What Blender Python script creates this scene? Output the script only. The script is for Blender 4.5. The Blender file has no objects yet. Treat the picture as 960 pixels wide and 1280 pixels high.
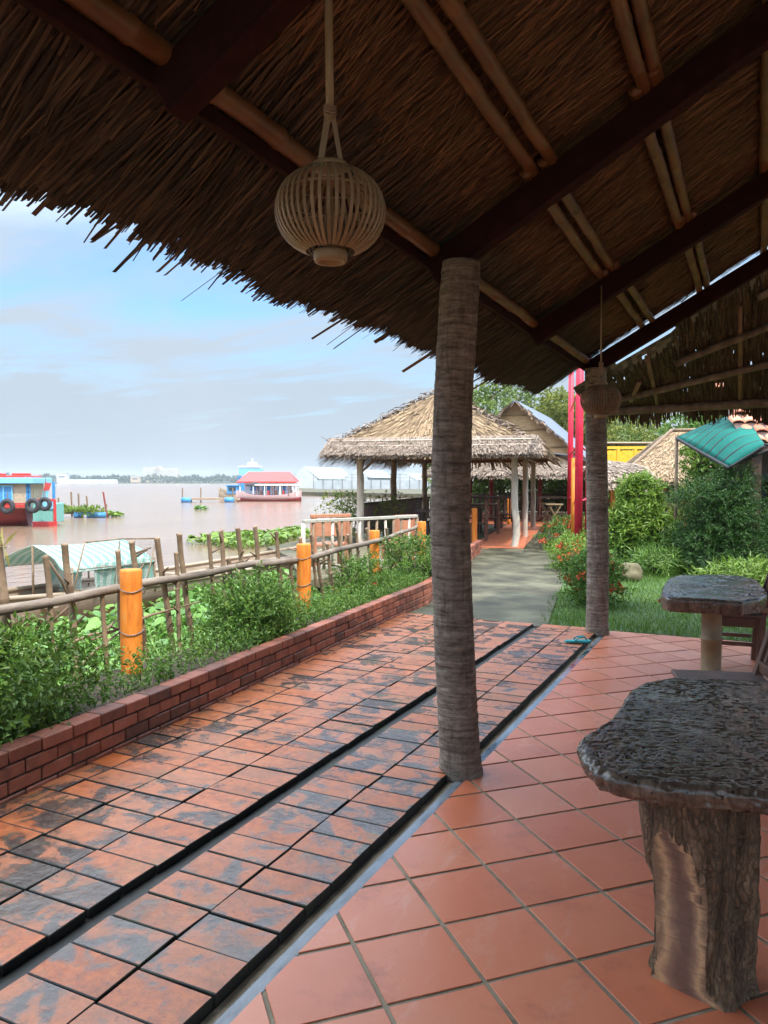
import bpy, math, random
import numpy as np
from mathutils import Vector, Matrix, noise as mn
rnd = random.Random(7); R = np.random.default_rng(7)
SC = bpy.context.scene; COL = SC.collection
PI = math.pi
# ------------------------------------------------------------------ camera maths
F = 960.0; H = 1.5; YAW = math.radians(25.7); PIT = math.radians(2.27)
cy_, sy_ = math.cos(YAW), math.sin(YAW)
def ray(px, py):
    x = (px-480)/F; y = (640-py)/F
    f = math.cos(PIT)+y*math.sin(PIT); u = y*math.cos(PIT)-math.sin(PIT)
    return x*cy_-f*sy_, x*sy_+f*cy_, u, f
def G(px, py, z=0.0):                      # where the ray of a photo pixel meets height z
    X, Y, u, f = ray(px, py); t = (z-H)/u
    return Vector((X*t, Y*t, z))
def D(px, py, d):                          # point on that ray at forward distance d
    X, Y, u, f = ray(px, py); t = d/f
    return Vector((X*t, Y*t, H+u*t))
def XY(px, d):
    v = D(px, 602, d); return v.x, v.y

# ------------------------------------------------------------------ objects
def tag(o, label=None, cat=None, group=None, kind=None):
    if label: o['label'] = label
    if cat: o['category'] = cat
    if group: o['group'] = group
    if kind: o['kind'] = kind
    return o
def thing(name, label, cat, loc=(0, 0, 0), rz=0.0, group=None):
    o = bpy.data.objects.new(name, None); COL.objects.link(o)
    o.empty_display_size = .2
    o.location = loc; o.rotation_euler = (0, 0, rz)
    return tag(o, label, cat, group)
LOCAL = set()
def local(t): LOCAL.add(t.name); return t
def wl(p):
    v = Vector((0, 0, 0))
    while p is not None:
        if p.name not in LOCAL: v += p.location
        p = p.parent
    return v
def dup(root, loc, rz=0.0, label=None, group=None, sc=None):
    r = root.copy(); COL.objects.link(r); r.location = loc; r.rotation_euler = (0, 0, rz)
    if sc: r.scale = (sc, sc, sc)
    if label: r['label'] = label
    if group: r['group'] = group
    for ch in list(root.children):
        c = ch.copy(); COL.objects.link(c); c.parent = r
        for g in ch.children:
            d = g.copy(); COL.objects.link(d); d.parent = c
    return r

class MB:
    def __init__(s): s.v = []; s.f = []; s.m = []; s.np = []; s.smooth = False
    def add(s, vs, fs, mi=0):
        b = len(s.v); s.v += [tuple(v) for v in vs]
        s.f += [tuple(i+b for i in f) for f in fs]; s.m += [mi]*len(fs); return s
    def box(s, c, sz, rz=0.0, rot=None, mi=0):
        M = rot if rot is not None else Matrix.Rotation(rz, 3, 'Z')
        c = Vector(c); h = [q/2 for q in sz]
        vs = [c+M@Vector((x*h[0], y*h[1], z*h[2])) for x in (-1, 1) for y in (-1, 1) for z in (-1, 1)]
        return s.add(vs, [(0, 1, 3, 2), (4, 6, 7, 5), (0, 4, 5, 1), (2, 3, 7, 6), (0, 2, 6, 4), (1, 5, 7, 3)], mi)
    def beam(s, a, b, w, h, up=(0, 0, 1), mi=0):
        a, b = Vector(a), Vector(b); d = (b-a); L = d.length; d.normalize()
        u = Vector(up); sd = d.cross(u)
        if sd.length < 1e-4: sd = d.cross(Vector((1, 0, 0)))
        sd.normalize(); u = sd.cross(d)
        M = Matrix((d, sd, u)).transposed()
        return s.box((a+b)/2, (L, w, h), rot=M, mi=mi)
    def tube(s, pts, rad, n=8, mi=0, cap=True, jit=0.0):
        pts = [Vector(p) for p in pts]; k = len(pts)
        if not hasattr(rad, '__len__'): rad = [rad]*k
        vs = []; ref = None
        for i, p in enumerate(pts):
            d = (pts[min(i+1, k-1)]-pts[max(i-1, 0)]).normalized()
            if ref is None:
                ref = d.cross(Vector((0, 0, 1)))
                if ref.length < .1: ref = d.cross(Vector((0, 1, 0)))
                ref.normalize()
            a = (ref-d*ref.dot(d)).normalized(); b = d.cross(a); ref = a
            for j in range(n):
                t = 2*PI*j/n; r = rad[i]*(1+rnd.uniform(-jit, jit))
                vs.append(p+a*(r*math.cos(t))+b*(r*math.sin(t)))
        fs = [(i*n+j, i*n+(j+1) % n, (i+1)*n+(j+1) % n, (i+1)*n+j) for i in range(k-1) for j in range(n)]
        if cap: fs += [tuple(range(n-1, -1, -1)), tuple(range((k-1)*n, k*n))]
        return s.add(vs, fs, mi)
    def lathe(s, prof, c=(0, 0, 0), n=24, mi=0, sx=1, sy=1):
        vs = [(c[0]+r*math.cos(2*PI*j/n)*sx, c[1]+r*math.sin(2*PI*j/n)*sy, c[2]+z) for r, z in prof for j in range(n)]
        k = len(prof)
        fs = [(i*n+j, i*n+(j+1) % n, (i+1)*n+(j+1) % n, (i+1)*n+j) for i in range(k-1) for j in range(n)]
        fs += [tuple(range(n-1, -1, -1)), tuple(range((k-1)*n, k*n))]
        return s.add(vs, fs, mi)
    def prism(s, poly, z0, z1, mi=0):
        a = sum(poly[i][0]*poly[(i+1) % len(poly)][1]-poly[(i+1) % len(poly)][0]*poly[i][1] for i in range(len(poly)))
        if a < 0: poly = poly[::-1]
        n = len(poly)
        vs = [(p[0], p[1], z0) for p in poly]+[(p[0], p[1], z1) for p in poly]
        fs = [tuple(range(n-1, -1, -1)), tuple(range(n, 2*n))]+[(i, (i+1) % n, n+(i+1) % n, n+i) for i in range(n)]
        return s.add(vs, fs, mi)
    def slab(s, quad, t, mi=0):             # quad of 4 points given thickness along its normal (upwards)
        q = [Vector(p) for p in quad]; nrm = (q[1]-q[0]).cross(q[3]-q[0]).normalized()
        if nrm.z < 0: nrm = -nrm; q = q[::-1]
        vs = q+[p+nrm*t for p in q]
        return s.add(vs, [(3, 2, 1, 0), (4, 5, 6, 7), (0, 1, 5, 4), (1, 2, 6, 5), (2, 3, 7, 6), (3, 0, 4, 7)], mi)
    def arr(s, V, k, mi=0):                 # numpy block: V (N,k,3), one k-gon per row
        s.np.append((np.asarray(V, dtype=np.float64), k, mi)); return s
    def build(s, name, mats, parent=None, smooth=False, bevel=0.0, bseg=1):
        if not isinstance(mats, (list, tuple)): mats = [mats]
        off = wl(parent)
        V = np.array(s.v, dtype=np.float64).reshape(-1, 3)
        loops = [i for f in s.f for i in f]; tot = [len(f) for f in s.f]; mi = list(s.m)
        Vs = [V]; L = [np.array(loops, dtype=np.int32)]; T = [np.array(tot, dtype=np.int32)]; Mx = [np.array(mi, dtype=np.int32)]
        base = len(V)
        for A, k, m in s.np:
            N = A.shape[0]; Vs.append(A.reshape(-1, 3))
            L.append(np.arange(base, base+N*k, dtype=np.int32)); T.append(np.full(N, k, np.int32)); Mx.append(np.full(N, m, np.int32))
            base += N*k
        V = np.concatenate(Vs)-np.array(off); L = np.concatenate(L); T = np.concatenate(T); Mx = np.concatenate(Mx)
        me = bpy.data.meshes.new(name)
        me.vertices.add(len(V)); me.vertices.foreach_set('co', V.ravel())
        me.loops.add(len(L)); me.loops.foreach_set('vertex_index', L)
        me.polygons.add(len(T)); st = np.zeros(len(T), np.int32); st[1:] = np.cumsum(T)[:-1]
        me.polygons.foreach_set('loop_start', st); me.polygons.foreach_set('loop_total', T)
        for m in mats: me.materials.append(m)
        me.polygons.foreach_set('material_index', Mx)
        me.polygons.foreach_set('use_smooth', np.full(len(T), bool(smooth)))
        me.update(calc_edges=True); me.validate()
        o = bpy.data.objects.new(name, me); COL.objects.link(o)
        if parent is not None: o.parent = parent
        if bevel:
            b = o.modifiers.new('Bevel', 'BEVEL'); b.width = bevel; b.segments = bseg; b.limit_method = 'ANGLE'; b.angle_limit = .6
        return o

# ------------------------------------------------------------------ materials
def base_mat(name):
    m = bpy.data.materials.new(name); m.use_nodes = True
    nt = m.node_tree; return m, nt, nt.nodes['Principled BSDF']
def nd(nt, t, **k):
    n = nt.nodes.new(t)
    for a, b in k.items():
        if a in n.inputs.keys(): n.inputs[a].default_value = b
        else: setattr(n, a, b)
    return n
def ramp(nt, fac, stops, interp='LINEAR'):
    r = nt.nodes.new('ShaderNodeValToRGB'); r.color_ramp.interpolation = interp
    e = r.color_ramp.elements
    while len(e) < len(stops): e.new(.5)
    for q, (p, c) in zip(e, stops):
        q.position = p; q.color = (*c, 1) if hasattr(c, '__len__') else (c, c, c, 1)
    nt.links.new(fac, r.inputs[0]); return r.outputs[0]
def mth(nt, op, a, b=0.0, clamp=False):
    n = nt.nodes.new('ShaderNodeMath'); n.operation = op; n.use_clamp = clamp
    for i, q in enumerate((a, b)):
        if hasattr(q, 'is_linked'): nt.links.new(q, n.inputs[i])
        else: n.inputs[i].default_value = q
    return n.outputs[0]
def mixc(nt, fac, a, b, mode='MIX'):
    n = nt.nodes.new('ShaderNodeMix'); n.data_type = 'RGBA'; n.blend_type = mode
    for i, q in ((0, fac), (6, a), (7, b)):
        if hasattr(q, 'is_linked'): nt.links.new(q, n.inputs[i])
        elif i == 0: n.inputs[0].default_value = q
        else: n.inputs[i].default_value = (*q, 1)
    return n.outputs[2]
def coords(nt, stretch=(1, 1, 1), island=False, src='Object'):
    tc = nt.nodes.new('ShaderNodeTexCoord'); mp = nt.nodes.new('ShaderNodeMapping')
    mp.inputs['Scale'].default_value = stretch; nt.links.new(tc.outputs[src], mp.inputs[0])
    out = mp.outputs[0]; isl = None
    g = nt.nodes.new('ShaderNodeNewGeometry'); isl = g.outputs['Random Per Island']
    if island:
        a = nt.nodes.new('ShaderNodeVectorMath'); a.operation = 'ADD'
        c = nt.nodes.new('ShaderNodeCombineXYZ')
        nt.links.new(mth(nt, 'MULTIPLY', isl, 37.0), c.inputs[0]); nt.links.new(mth(nt, 'MULTIPLY', isl, 91.0), c.inputs[1])
        nt.links.new(mth(nt, 'MULTIPLY', isl, 53.0), c.inputs[2])
        nt.links.new(out, a.inputs[0]); nt.links.new(c.outputs[0], a.inputs[1]); out = a.outputs[0]
    return out, isl
def noise(nt, vec, scale, detail=4, rough=.6, dist=0.0):
    n = nd(nt, 'ShaderNodeTexNoise', Scale=scale, Detail=detail, Roughness=rough, Distortion=dist)
    nt.links.new(vec, n.inputs['Vector']); return n.outputs['Fac']
def bump(nt, bs, h, strength, dist=.01):
    b = nd(nt, 'ShaderNodeBump', Strength=strength, Distance=dist)
    nt.links.new(h, b.inputs['Height']); nt.links.new(b.outputs[0], bs.inputs['Normal']); return b
def mk(name, stops, scale=8, stretch=(1, 1, 1), rough=.7, rvar=.1, isl=0.0, bstr=.3, bscale=None, bdist=.01, island=False, detail=5, spec=.5, metal=0.0, trans=0.0):
    m, nt, bs = base_mat(name)
    vec, I = coords(nt, stretch, island)
    n = noise(nt, vec, scale, detail)
    f = n
    if isl: f = mth(nt, 'ADD', mth(nt, 'MULTIPLY', n, 1-isl), mth(nt, 'MULTIPLY', I, isl))
    c = ramp(nt, f, stops); nt.links.new(c, bs.inputs['Base Color'])
    r = mth(nt, 'ADD', mth(nt, 'MULTIPLY', n, rvar*2), rough-rvar); nt.links.new(r, bs.inputs['Roughness'])
    bs.inputs['Specular IOR Level'].default_value = spec; bs.inputs['Metallic'].default_value = metal
    if bstr:
        h = noise(nt, vec, bscale or scale*3, 6, .65); bump(nt, bs, h, bstr, bdist)
    if trans:
        t = nt.nodes.new('ShaderNodeBsdfTranslucent'); nt.links.new(c, t.inputs[0])
        mx = nt.nodes.new('ShaderNodeMixShader'); mx.inputs[0].default_value = trans
        nt.links.new(bs.outputs[0], mx.inputs[1]); nt.links.new(t.outputs[0], mx.inputs[2])
        nt.links.new(mx.outputs[0], nt.nodes['Material Output'].inputs[0])
    return m
def foliage(name, a, b, c, rough=.45, trans=.3, spec=.4):
    return mk(name, [(.0, a), (.5, b), (1.0, c)], scale=3, rough=rough, rvar=.05, isl=.75, bstr=0, trans=trans, spec=spec)
def paint(name, col, rough=.5, wear=.25, scale=9, bstr=.12):
    d = tuple(x*(1-wear) for x in col); l = tuple(min(1, x*(1+wear*.4)+.01) for x in col)
    return mk(name, [(.25, d), (.5, col), (.8, l)], scale=scale, rough=rough, rvar=.12, bstr=bstr)

M = {}
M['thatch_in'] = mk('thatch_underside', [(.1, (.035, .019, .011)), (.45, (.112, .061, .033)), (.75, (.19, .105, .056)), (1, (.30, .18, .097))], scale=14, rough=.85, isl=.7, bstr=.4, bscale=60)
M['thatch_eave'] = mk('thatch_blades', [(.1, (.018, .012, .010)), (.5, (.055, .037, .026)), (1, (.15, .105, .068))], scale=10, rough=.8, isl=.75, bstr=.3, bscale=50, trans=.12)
M['thatch_sun'] = mk('dry_palm_thatch', [(.1, (.10, .06, .034)), (.45, (.25, .165, .09)), (.75, (.36, .25, .145)), (1, (.48, .36, .23))], scale=6, rough=.85, isl=.65, bstr=.3, bscale=40)
M['thatch_grey'] = mk('weathered_thatch', [(.1, (.09, .064, .048)), (.5, (.25, .185, .14)), (1, (.42, .33, .265))], scale=6, rough=.88, isl=.65, bstr=.3, bscale=40)
M['mat'] = mk('woven_mat', [(.2, (.28, .18, .09)), (.5, (.43, .29, .155)), (.8, (.54, .39, .23))], scale=5, stretch=(1, 1, 7), rough=.85, bstr=.6, bscale=40)
M['bamboo'] = mk('bamboo_pole_brown', [(.2, (.07, .030, .011)), (.5, (.145, .066, .024)), (.8, (.22, .11, .044))], scale=5, rough=.5, bstr=.15, bscale=40)
M['bamboo_pale'] = mk('bamboo_pale', [(.2, (.15, .10, .05)), (.5, (.26, .185, .098)), (.8, (.36, .275, .155))], scale=7, rough=.5, isl=.3, bstr=.15, bscale=50)
M['stake'] = mk('weathered_bamboo', [(.2, (.075, .046, .03)), (.5, (.20, .13, .078)), (.8, (.34, .24, .15))], scale=9, rough=.7, isl=.2, bstr=.4, bscale=45)
M['log'] = mk('grey_log', [(.25, (.06, .045, .034)), (.5, (.165, .125, .095)), (.75, (.29, .235, .185))], scale=10, stretch=(1, .3, 1), rough=.8, bstr=.5, bscale=40)
M['maroon'] = mk('maroon_timber', [(.2, (.016, .006, .006)), (.5, (.027, .009, .009)), (.8, (.042, .015, .014))], scale=9, rough=.95, bstr=.2, bscale=40, spec=.15)
M['darkwood'] = mk('dark_stained_wood', [(.2, (.035, .018, .014)), (.5, (.07, .036, .027)), (.8, (.12, .065, .05))], scale=6, stretch=(1, 1, .4), rough=.4, bstr=.25, bscale=40)
M['brownwood'] = mk('brown_wood', [(.2, (.10, .045, .03)), (.5, (.17, .08, .052)), (.8, (.25, .13, .09))], scale=8, rough=.5, bstr=.2, bscale=40)
M['orange'] = mk('orange_painted_post', [(.2, (.34, .085, .010)), (.42, (.62, .17, .014)), (.6, (.74, .23, .022)), (.72, (.55, .26, .08))], scale=7, stretch=(3.5, 3.5, .6), rough=.7, detail=8, bstr=.45, bscale=14)
M['red'] = paint('red_paint', (.62, .015, .05), .45, .2)
M['grey_post'] = mk('bleached_trunk', [(.2, (.3, .24, .18)), (.5, (.5, .42, .34)), (.8, (.68, .6, .52))], scale=9, stretch=(1, 1, .3), rough=.8, bstr=.4)
M['white_rail'] = paint('white_rail_paint', (.36, .33, .28), .7, .35)
M['concrete'] = mk('old_shade_mottled_concrete', [(.36, (.026, .023, .012)), (.5, (.064, .058, .033)), (.64, (.12, .112, .07))], scale=1.6, detail=9, rough=.72, rvar=.2, spec=.3, bstr=.25, bscale=40)  # dark tone and mottle put shade and shadow streaks into the colour
M['soil'] = mk('garden_soil', [(.3, (.03, .02, .013)), (.7, (.085, .06, .04))], scale=14, rough=.95, bstr=.6, bscale=40)
M['earth'] = mk('earth_bank', [(.3, (.05, .055, .025)), (.55, (.10, .085, .05)), (.8, (.15, .12, .08))], scale=.7, detail=9, rough=.95, bstr=.5, bscale=20)
M['turf'] = mk('turf', [(.3, (.025, .055, .012)), (.6, (.05, .10, .02)), (.8, (.09, .14, .035))], scale=4, rough=.9, bstr=.5, bscale=60)
M['grout'] = mk('grout', [(.3, (.13, .10, .06)), (.5, (.25, .20, .135)), (.75, (.36, .30, .22))], scale=6, rough=.8, bstr=.3, bscale=80)
M['blackgrout'] = mk('wet_black_joint', [(.3, (.006, .006, .005)), (.56, (.02, .019, .015)), (.68, (.045, .05, .016)), (.8, (.07, .075, .03))], scale=3.5, detail=7, rough=.55, bstr=.3, bscale=60)
M['wire'] = mk('steel_wire', [(.3, (.1, .08, .07)), (.7, (.3, .28, .26))], scale=20, rough=.5, bstr=0, metal=.5)
M['black'] = paint('black_rubber', (.025, .025, .028), .75, .3)
M['metal_roof'] = mk('grey_blue_sheet_roof', [(.2, (.085, .10, .14)), (.5, (.13, .15, .20)), (.8, (.18, .205, .26))], scale=2, rough=.45, rvar=.1, bstr=.1)
M['white_wall'] = mk('white_sheet_wall', [(.2, (.36, .39, .41)), (.6, (.5, .52, .54)), (.9, (.6, .61, .62))], scale=.6, rough=.5, bstr=0)
M['grey_wall'] = mk('grey_sheet_wall', [(.2, (.3, .33, .35)), (.6, (.42, .45, .47)), (.9, (.5, .52, .54))], scale=.6, rough=.5, bstr=0)
M['pale_roof'] = mk('pale_green_sheet_roof', [(.2, (.34, .44, .45)), (.6, (.44, .54, .55)), (.9, (.52, .62, .62))], scale=.6, rough=.4, bstr=0)
M['hull_red'] = paint('red_hull_paint', (.26, .035, .03), .55, .4, 4)
M['trim_red'] = paint('red_trim_paint', (.5, .04, .035), .5, .3)
M['blue'] = paint('blue_boat_paint', (.05, .24, .5), .5, .25)
M['blue_pale'] = paint('pale_blue_paint', (.2, .5, .72), .5, .25)
M['sea_green'] = paint('sea_green_paint', (.16, .4, .36), .5, .3)
M['tan'] = paint('tan_board', (.42, .34, .24), .7, .3)
M['roof_red'] = paint('red_sheet_roof', (.5, .06, .05), .5, .2)
M['white'] = paint('white_paint', (.75, .74, .72), .5, .15)
M['pinkwhite'] = paint('pink_white_hull', (.6, .42, .42), .5, .25)
M['glass'] = mk('dark_glass', [(.3, (.02, .03, .035)), (.7, (.05, .07, .08))], scale=2, rough=.12, rvar=.04, bstr=0)
M['cream'] = mk('cream_render', [(.3, (.42, .37, .29)), (.7, (.52, .46, .37))], scale=.1, rough=.85, bstr=0)
M['yellow'] = paint('yellow_paint', (.75, .45, .03), .55, .2)
M['rooftile'] = mk('clay_roof_tile', [(.2, (.34, .11, .06)), (.5, (.48, .18, .10)), (.8, (.58, .27, .17))], scale=6, rough=.75, isl=.5, bstr=.3, bscale=30)
M['net'] = mk('teal_shade_net', [(.3, (.0, .24, .19)), (.7, (.015, .38, .30))], scale=3, rough=.6, bstr=0, trans=.6)
M['stone'] = mk('garden_stone', [(.3, (.06, .055, .025)), (.55, (.145, .12, .065)), (.8, (.22, .185, .11))], scale=6, rough=.9, bstr=.6, bscale=18)
M['bark'] = mk('tree_bark', [(.3, (.06, .045, .03)), (.7, (.18, .14, .10))], scale=12, stretch=(1, 1, .25), rough=.9, bstr=.6)
M['flower'] = mk('red_orange_petals', [(.2, (.5, .05, .02)), (.6, (.72, .12, .04)), (1, (.8, .25, .08))], scale=6, rough=.6, isl=.7, bstr=0, trans=.25)
M['teal_rubber'] = paint('teal_rubber', (.02, .34, .36), .5, .2)
M['planks'] = mk('boat_planks', [(.2, (.16, .115, .08)), (.5, (.30, .225, .16)), (.8, (.42, .33, .25))], scale=5, stretch=(1, .25, 1), rough=.8, bstr=.4)
M['panel'] = paint('terracotta_board', (.42, .17, .09), .65, .25)
M['leaf_dark'] = foliage('glossy_dark_leaves', (0.035, 0.08, 0.012), (0.09, 0.17, 0.024), (0.18, 0.28, 0.042))
M['leaf_mid'] = foliage('mid_green_leaves', (0.04, 0.095, 0.016), (0.095, 0.19, 0.028), (0.19, 0.3, 0.055))
M['leaf_bright'] = foliage('bright_green_leaves', (0.075, 0.14, 0.018), (0.15, 0.25, 0.03), (0.27, 0.37, 0.06))
M['leaf_hya'] = foliage('water_hyacinth_leaves', (0.06, 0.15, 0.024), (0.13, 0.27, 0.045), (0.25, 0.4, 0.09), rough=.35)
M['leaf_top'] = foliage('topiary_needles', (0.012, 0.045, 0.008), (0.032, 0.085, 0.014), (0.08, 0.16, 0.028), trans=.15)
M['leaf_tree'] = foliage('tree_leaves', (0.06, 0.1, 0.022), (0.135, 0.2, 0.04), (0.25, 0.32, 0.075))
M['leaf_yel'] = foliage('yellow_green_leaves', (.10, .13, .02), (.19, .22, .035), (.30, .32, .06))
M['leaf_dry'] = foliage('dry_leaves', (.16, .13, .04), (.30, .26, .07), (.42, .38, .14))
M['blade'] = foliage('grass_blades', (0.05, 0.11, 0.016), (0.11, 0.21, 0.03), (0.21, 0.33, 0.06))
M['far_tree'] = foliage('far_bank_leaves', (.02, .045, .02), (.035, .07, .03), (.06, .10, .045), trans=.1)

def striped_tarp():
    m, nt, bs = base_mat('striped_tarpaulin'); vec, I = coords(nt, (1, 1, 1))
    sp = nt.nodes.new('ShaderNodeSeparateXYZ'); nt.links.new(vec, sp.inputs[0])
    s = mth(nt, 'SINE', mth(nt, 'MULTIPLY', sp.outputs[1], 42.0))
    s = mth(nt, 'ADD', mth(nt, 'MULTIPLY', s, 2.5), .5, True)
    c = mixc(nt, s, (.5, .58, .54), (.2, .42, .36))
    n = noise(nt, vec, 5, 5); c = mixc(nt, mth(nt, 'MULTIPLY', n, .35), c, (.4, .42, .36))
    nt.links.new(c, bs.inputs['Base Color']); bs.inputs['Roughness'].default_value = .5
    bump(nt, bs, noise(nt, vec, 7, 4), .5, .04)
    t = nt.nodes.new('ShaderNodeBsdfTranslucent'); nt.links.new(c, t.inputs[0])
    mx = nt.nodes.new('ShaderNodeMixShader'); mx.inputs[0].default_value = .35
    nt.links.new(bs.outputs[0], mx.inputs[1]); nt.links.new(t.outputs[0], mx.inputs[2]); nt.links.new(mx.outputs[0], nt.nodes['Material Output'].inputs[0])
    return m
M['tarp'] = striped_tarp()

def deck_mat():
    m, nt, bs = base_mat('wet_clay_bricks')
    vec, I = coords(nt, (1, 1, 1), True); pv, _ = coords(nt)
    n1 = noise(nt, vec, 6.4, 4, .5, .6); n2 = noise(nt, vec, 26, 6, .7); big = noise(nt, pv, .9, 3)
    or_ = ramp(nt, n2, [(.25, (.15, .034, .010)), (.5, (.43, .10, .022)), (.75, (.60, .185, .052))])
    or_ = mixc(nt, mth(nt, 'MULTIPLY', I, .45), or_, (.46, .20, .11))
    st = mth(nt, 'ADD', mth(nt, 'MULTIPLY', mth(nt, 'SUBTRACT', n1, .515), 8.5), mth(nt, 'MULTIPLY', mth(nt, 'SUBTRACT', big, .52), 6.0))
    st = mth(nt, 'ADD', st, mth(nt, 'MULTIPLY', mth(nt, 'SUBTRACT', n2, .5), 3.6))
    st = mth(nt, 'ADD', st, mth(nt, 'MULTIPLY', mth(nt, 'SUBTRACT', I, .35), 1.2), True)
    gr = ramp(nt, n2, [(.25, (.016, .018, .018)), (.55, (.055, .058, .056)), (.8, (.12, .12, .105))])
    c = mixc(nt, mth(nt, 'MULTIPLY', st, .9), or_, gr)
    n3 = noise(nt, vec, 2.6, 6, .7, .5); c = mixc(nt, mth(nt, 'MULTIPLY', mth(nt, 'SUBTRACT', n3, .5), 3.0, True), c, (.13, .065, .034))
    moss = mth(nt, 'MULTIPLY', mth(nt, 'SUBTRACT', noise(nt, pv, 3.1, 8, .75), .55), 6.0, True)
    c = mixc(nt, mth(nt, 'MULTIPLY', moss, .55), c, (.10, .115, .035))
    pit = mth(nt, 'MULTIPLY', mth(nt, 'SUBTRACT', noise(nt, vec, 70, 3, .6), .60), 9.0, True)
    c = mixc(nt, mth(nt, 'MULTIPLY', pit, .55), c, (.04, .03, .025))
    nt.links.new(c, bs.inputs['Base Color'])
    w = noise(nt, pv, 3.2, 5, .6)
    r = mth(nt, 'SUBTRACT', mth(nt, 'ADD', .40, mth(nt, 'MULTIPLY', mth(nt, 'SUBTRACT', n2, .5), .35)), mth(nt, 'MULTIPLY', mth(nt, 'ADD', st, mth(nt, 'MULTIPLY', mth(nt, 'SUBTRACT', w, .5), 1.2)), .27), True)
    r = mth(nt, 'MAXIMUM', r, .10)
    nt.links.new(r, bs.inputs['Roughness']); bs.inputs['Specular IOR Level'].default_value = .5
    h = mth(nt, 'ADD', mth(nt, 'MULTIPLY', n2, .7), mth(nt, 'MULTIPLY', noise(nt, vec, 9, 3), 1.0))
    bump(nt, bs, h, .35, .012); return m
M['deck'] = deck_mat()
def floor_mat():
    m, nt, bs = base_mat('terracotta_floor_tile')
    vec, I = coords(nt, (1, 1, 1), True); pv, _ = coords(nt)
    n = noise(nt, vec, 3.5, 6, .6); n2 = noise(nt, pv, 30, 5, .7); b = noise(nt, pv, 1.3, 5, .6)
    c = ramp(nt, mth(nt, 'ADD', mth(nt, 'MULTIPLY', n, .55), mth(nt, 'MULTIPLY', I, .45)), [(.15, (.46, .12, .052)), (.5, (.57, .165, .078)), (.85, (.62, .215, .115))])
    c = mixc(nt, mth(nt, 'MULTIPLY', mth(nt, 'SUBTRACT', b, .55), 2.2, True), c, (.50, .24, .18))
    scf = noise(nt, coords(nt, (1, .35, 1), True)[0], 9, 7, .75, .8); c = mixc(nt, mth(nt, 'MULTIPLY', mth(nt, 'SUBTRACT', scf, .55), 3.6, True), c, (.60, .31, .225))
    dk = noise(nt, pv, 4.2, 7, .7); c = mixc(nt, mth(nt, 'MULTIPLY', mth(nt, 'SUBTRACT', dk, .55), 4.0, True), c, (.34, .095, .058))
    spot = mth(nt, 'MULTIPLY', mth(nt, 'SUBTRACT', n2, .66), 6.0, True)
    c = mixc(nt, mth(nt, 'MULTIPLY', spot, .5), c, (.20, .06, .04))
    nt.links.new(c, bs.inputs['Base Color'])
    nt.links.new(mth(nt, 'ADD', .24, mth(nt, 'MULTIPLY', b, .28)), bs.inputs['Roughness'])
    bump(nt, bs, mth(nt, 'ADD', n, mth(nt, 'MULTIPLY', n2, .25)), .12, .008); return m
M['floor'] = floor_mat()
def wallbrick_mat():
    m, nt, bs = base_mat('garden_wall_brick'); vec, I = coords(nt, (1, 1, 1), True)
    n = noise(nt, vec, 14, 6, .65)
    c = ramp(nt, mth(nt, 'ADD', mth(nt, 'MULTIPLY', n, .6), mth(nt, 'MULTIPLY', I, .4)), [(.2, (.06, .025, .018)), (.5, (.22, .064, .036)), (.8, (.36, .12, .07))])
    d = mth(nt, 'MULTIPLY', mth(nt, 'SUBTRACT', noise(nt, vec, 5, 5), .52), 5.0, True)
    c = mixc(nt, mth(nt, 'MULTIPLY', d, .6), c, (.035, .032, .024)); nt.links.new(c, bs.inputs['Base Color'])
    bs.inputs['Roughness'].default_value = .6; bump(nt, bs, n, .4, .012); return m
M['wallbrick'] = wallbrick_mat()
def water_mat(name, col, rough, scale, strength, stretch):
    m, nt, bs = base_mat(name); vec, I = coords(nt, stretch)
    n = noise(nt, vec, scale, 4, .55, .3); b = noise(nt, vec, scale*.06, 3)
    nt.links.new(ramp(nt, b, [(.3, tuple(x*.8 for x in col)), (.7, col)]) if scale < 9 else ramp(nt, noise(nt, vec, 5, 6, .7), [(.40, (.015, .015, .014)), (.48, tuple(x*.6 for x in col)), (.62, col)]), bs.inputs['Base Color'])
    bs.inputs['Roughness'].default_value = rough; bs.inputs['IOR'].default_value = 1.33
    bump(nt, bs, n, strength, .08); return m
M['river'] = water_mat('muddy_river', (.27, .175, .115), .14, 2.4, .5, (1, .45, 1))
M['puddle'] = water_mat('drain_water', (.24, .27, .31), .03, 14, .04, (1, .3, 1))
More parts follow.
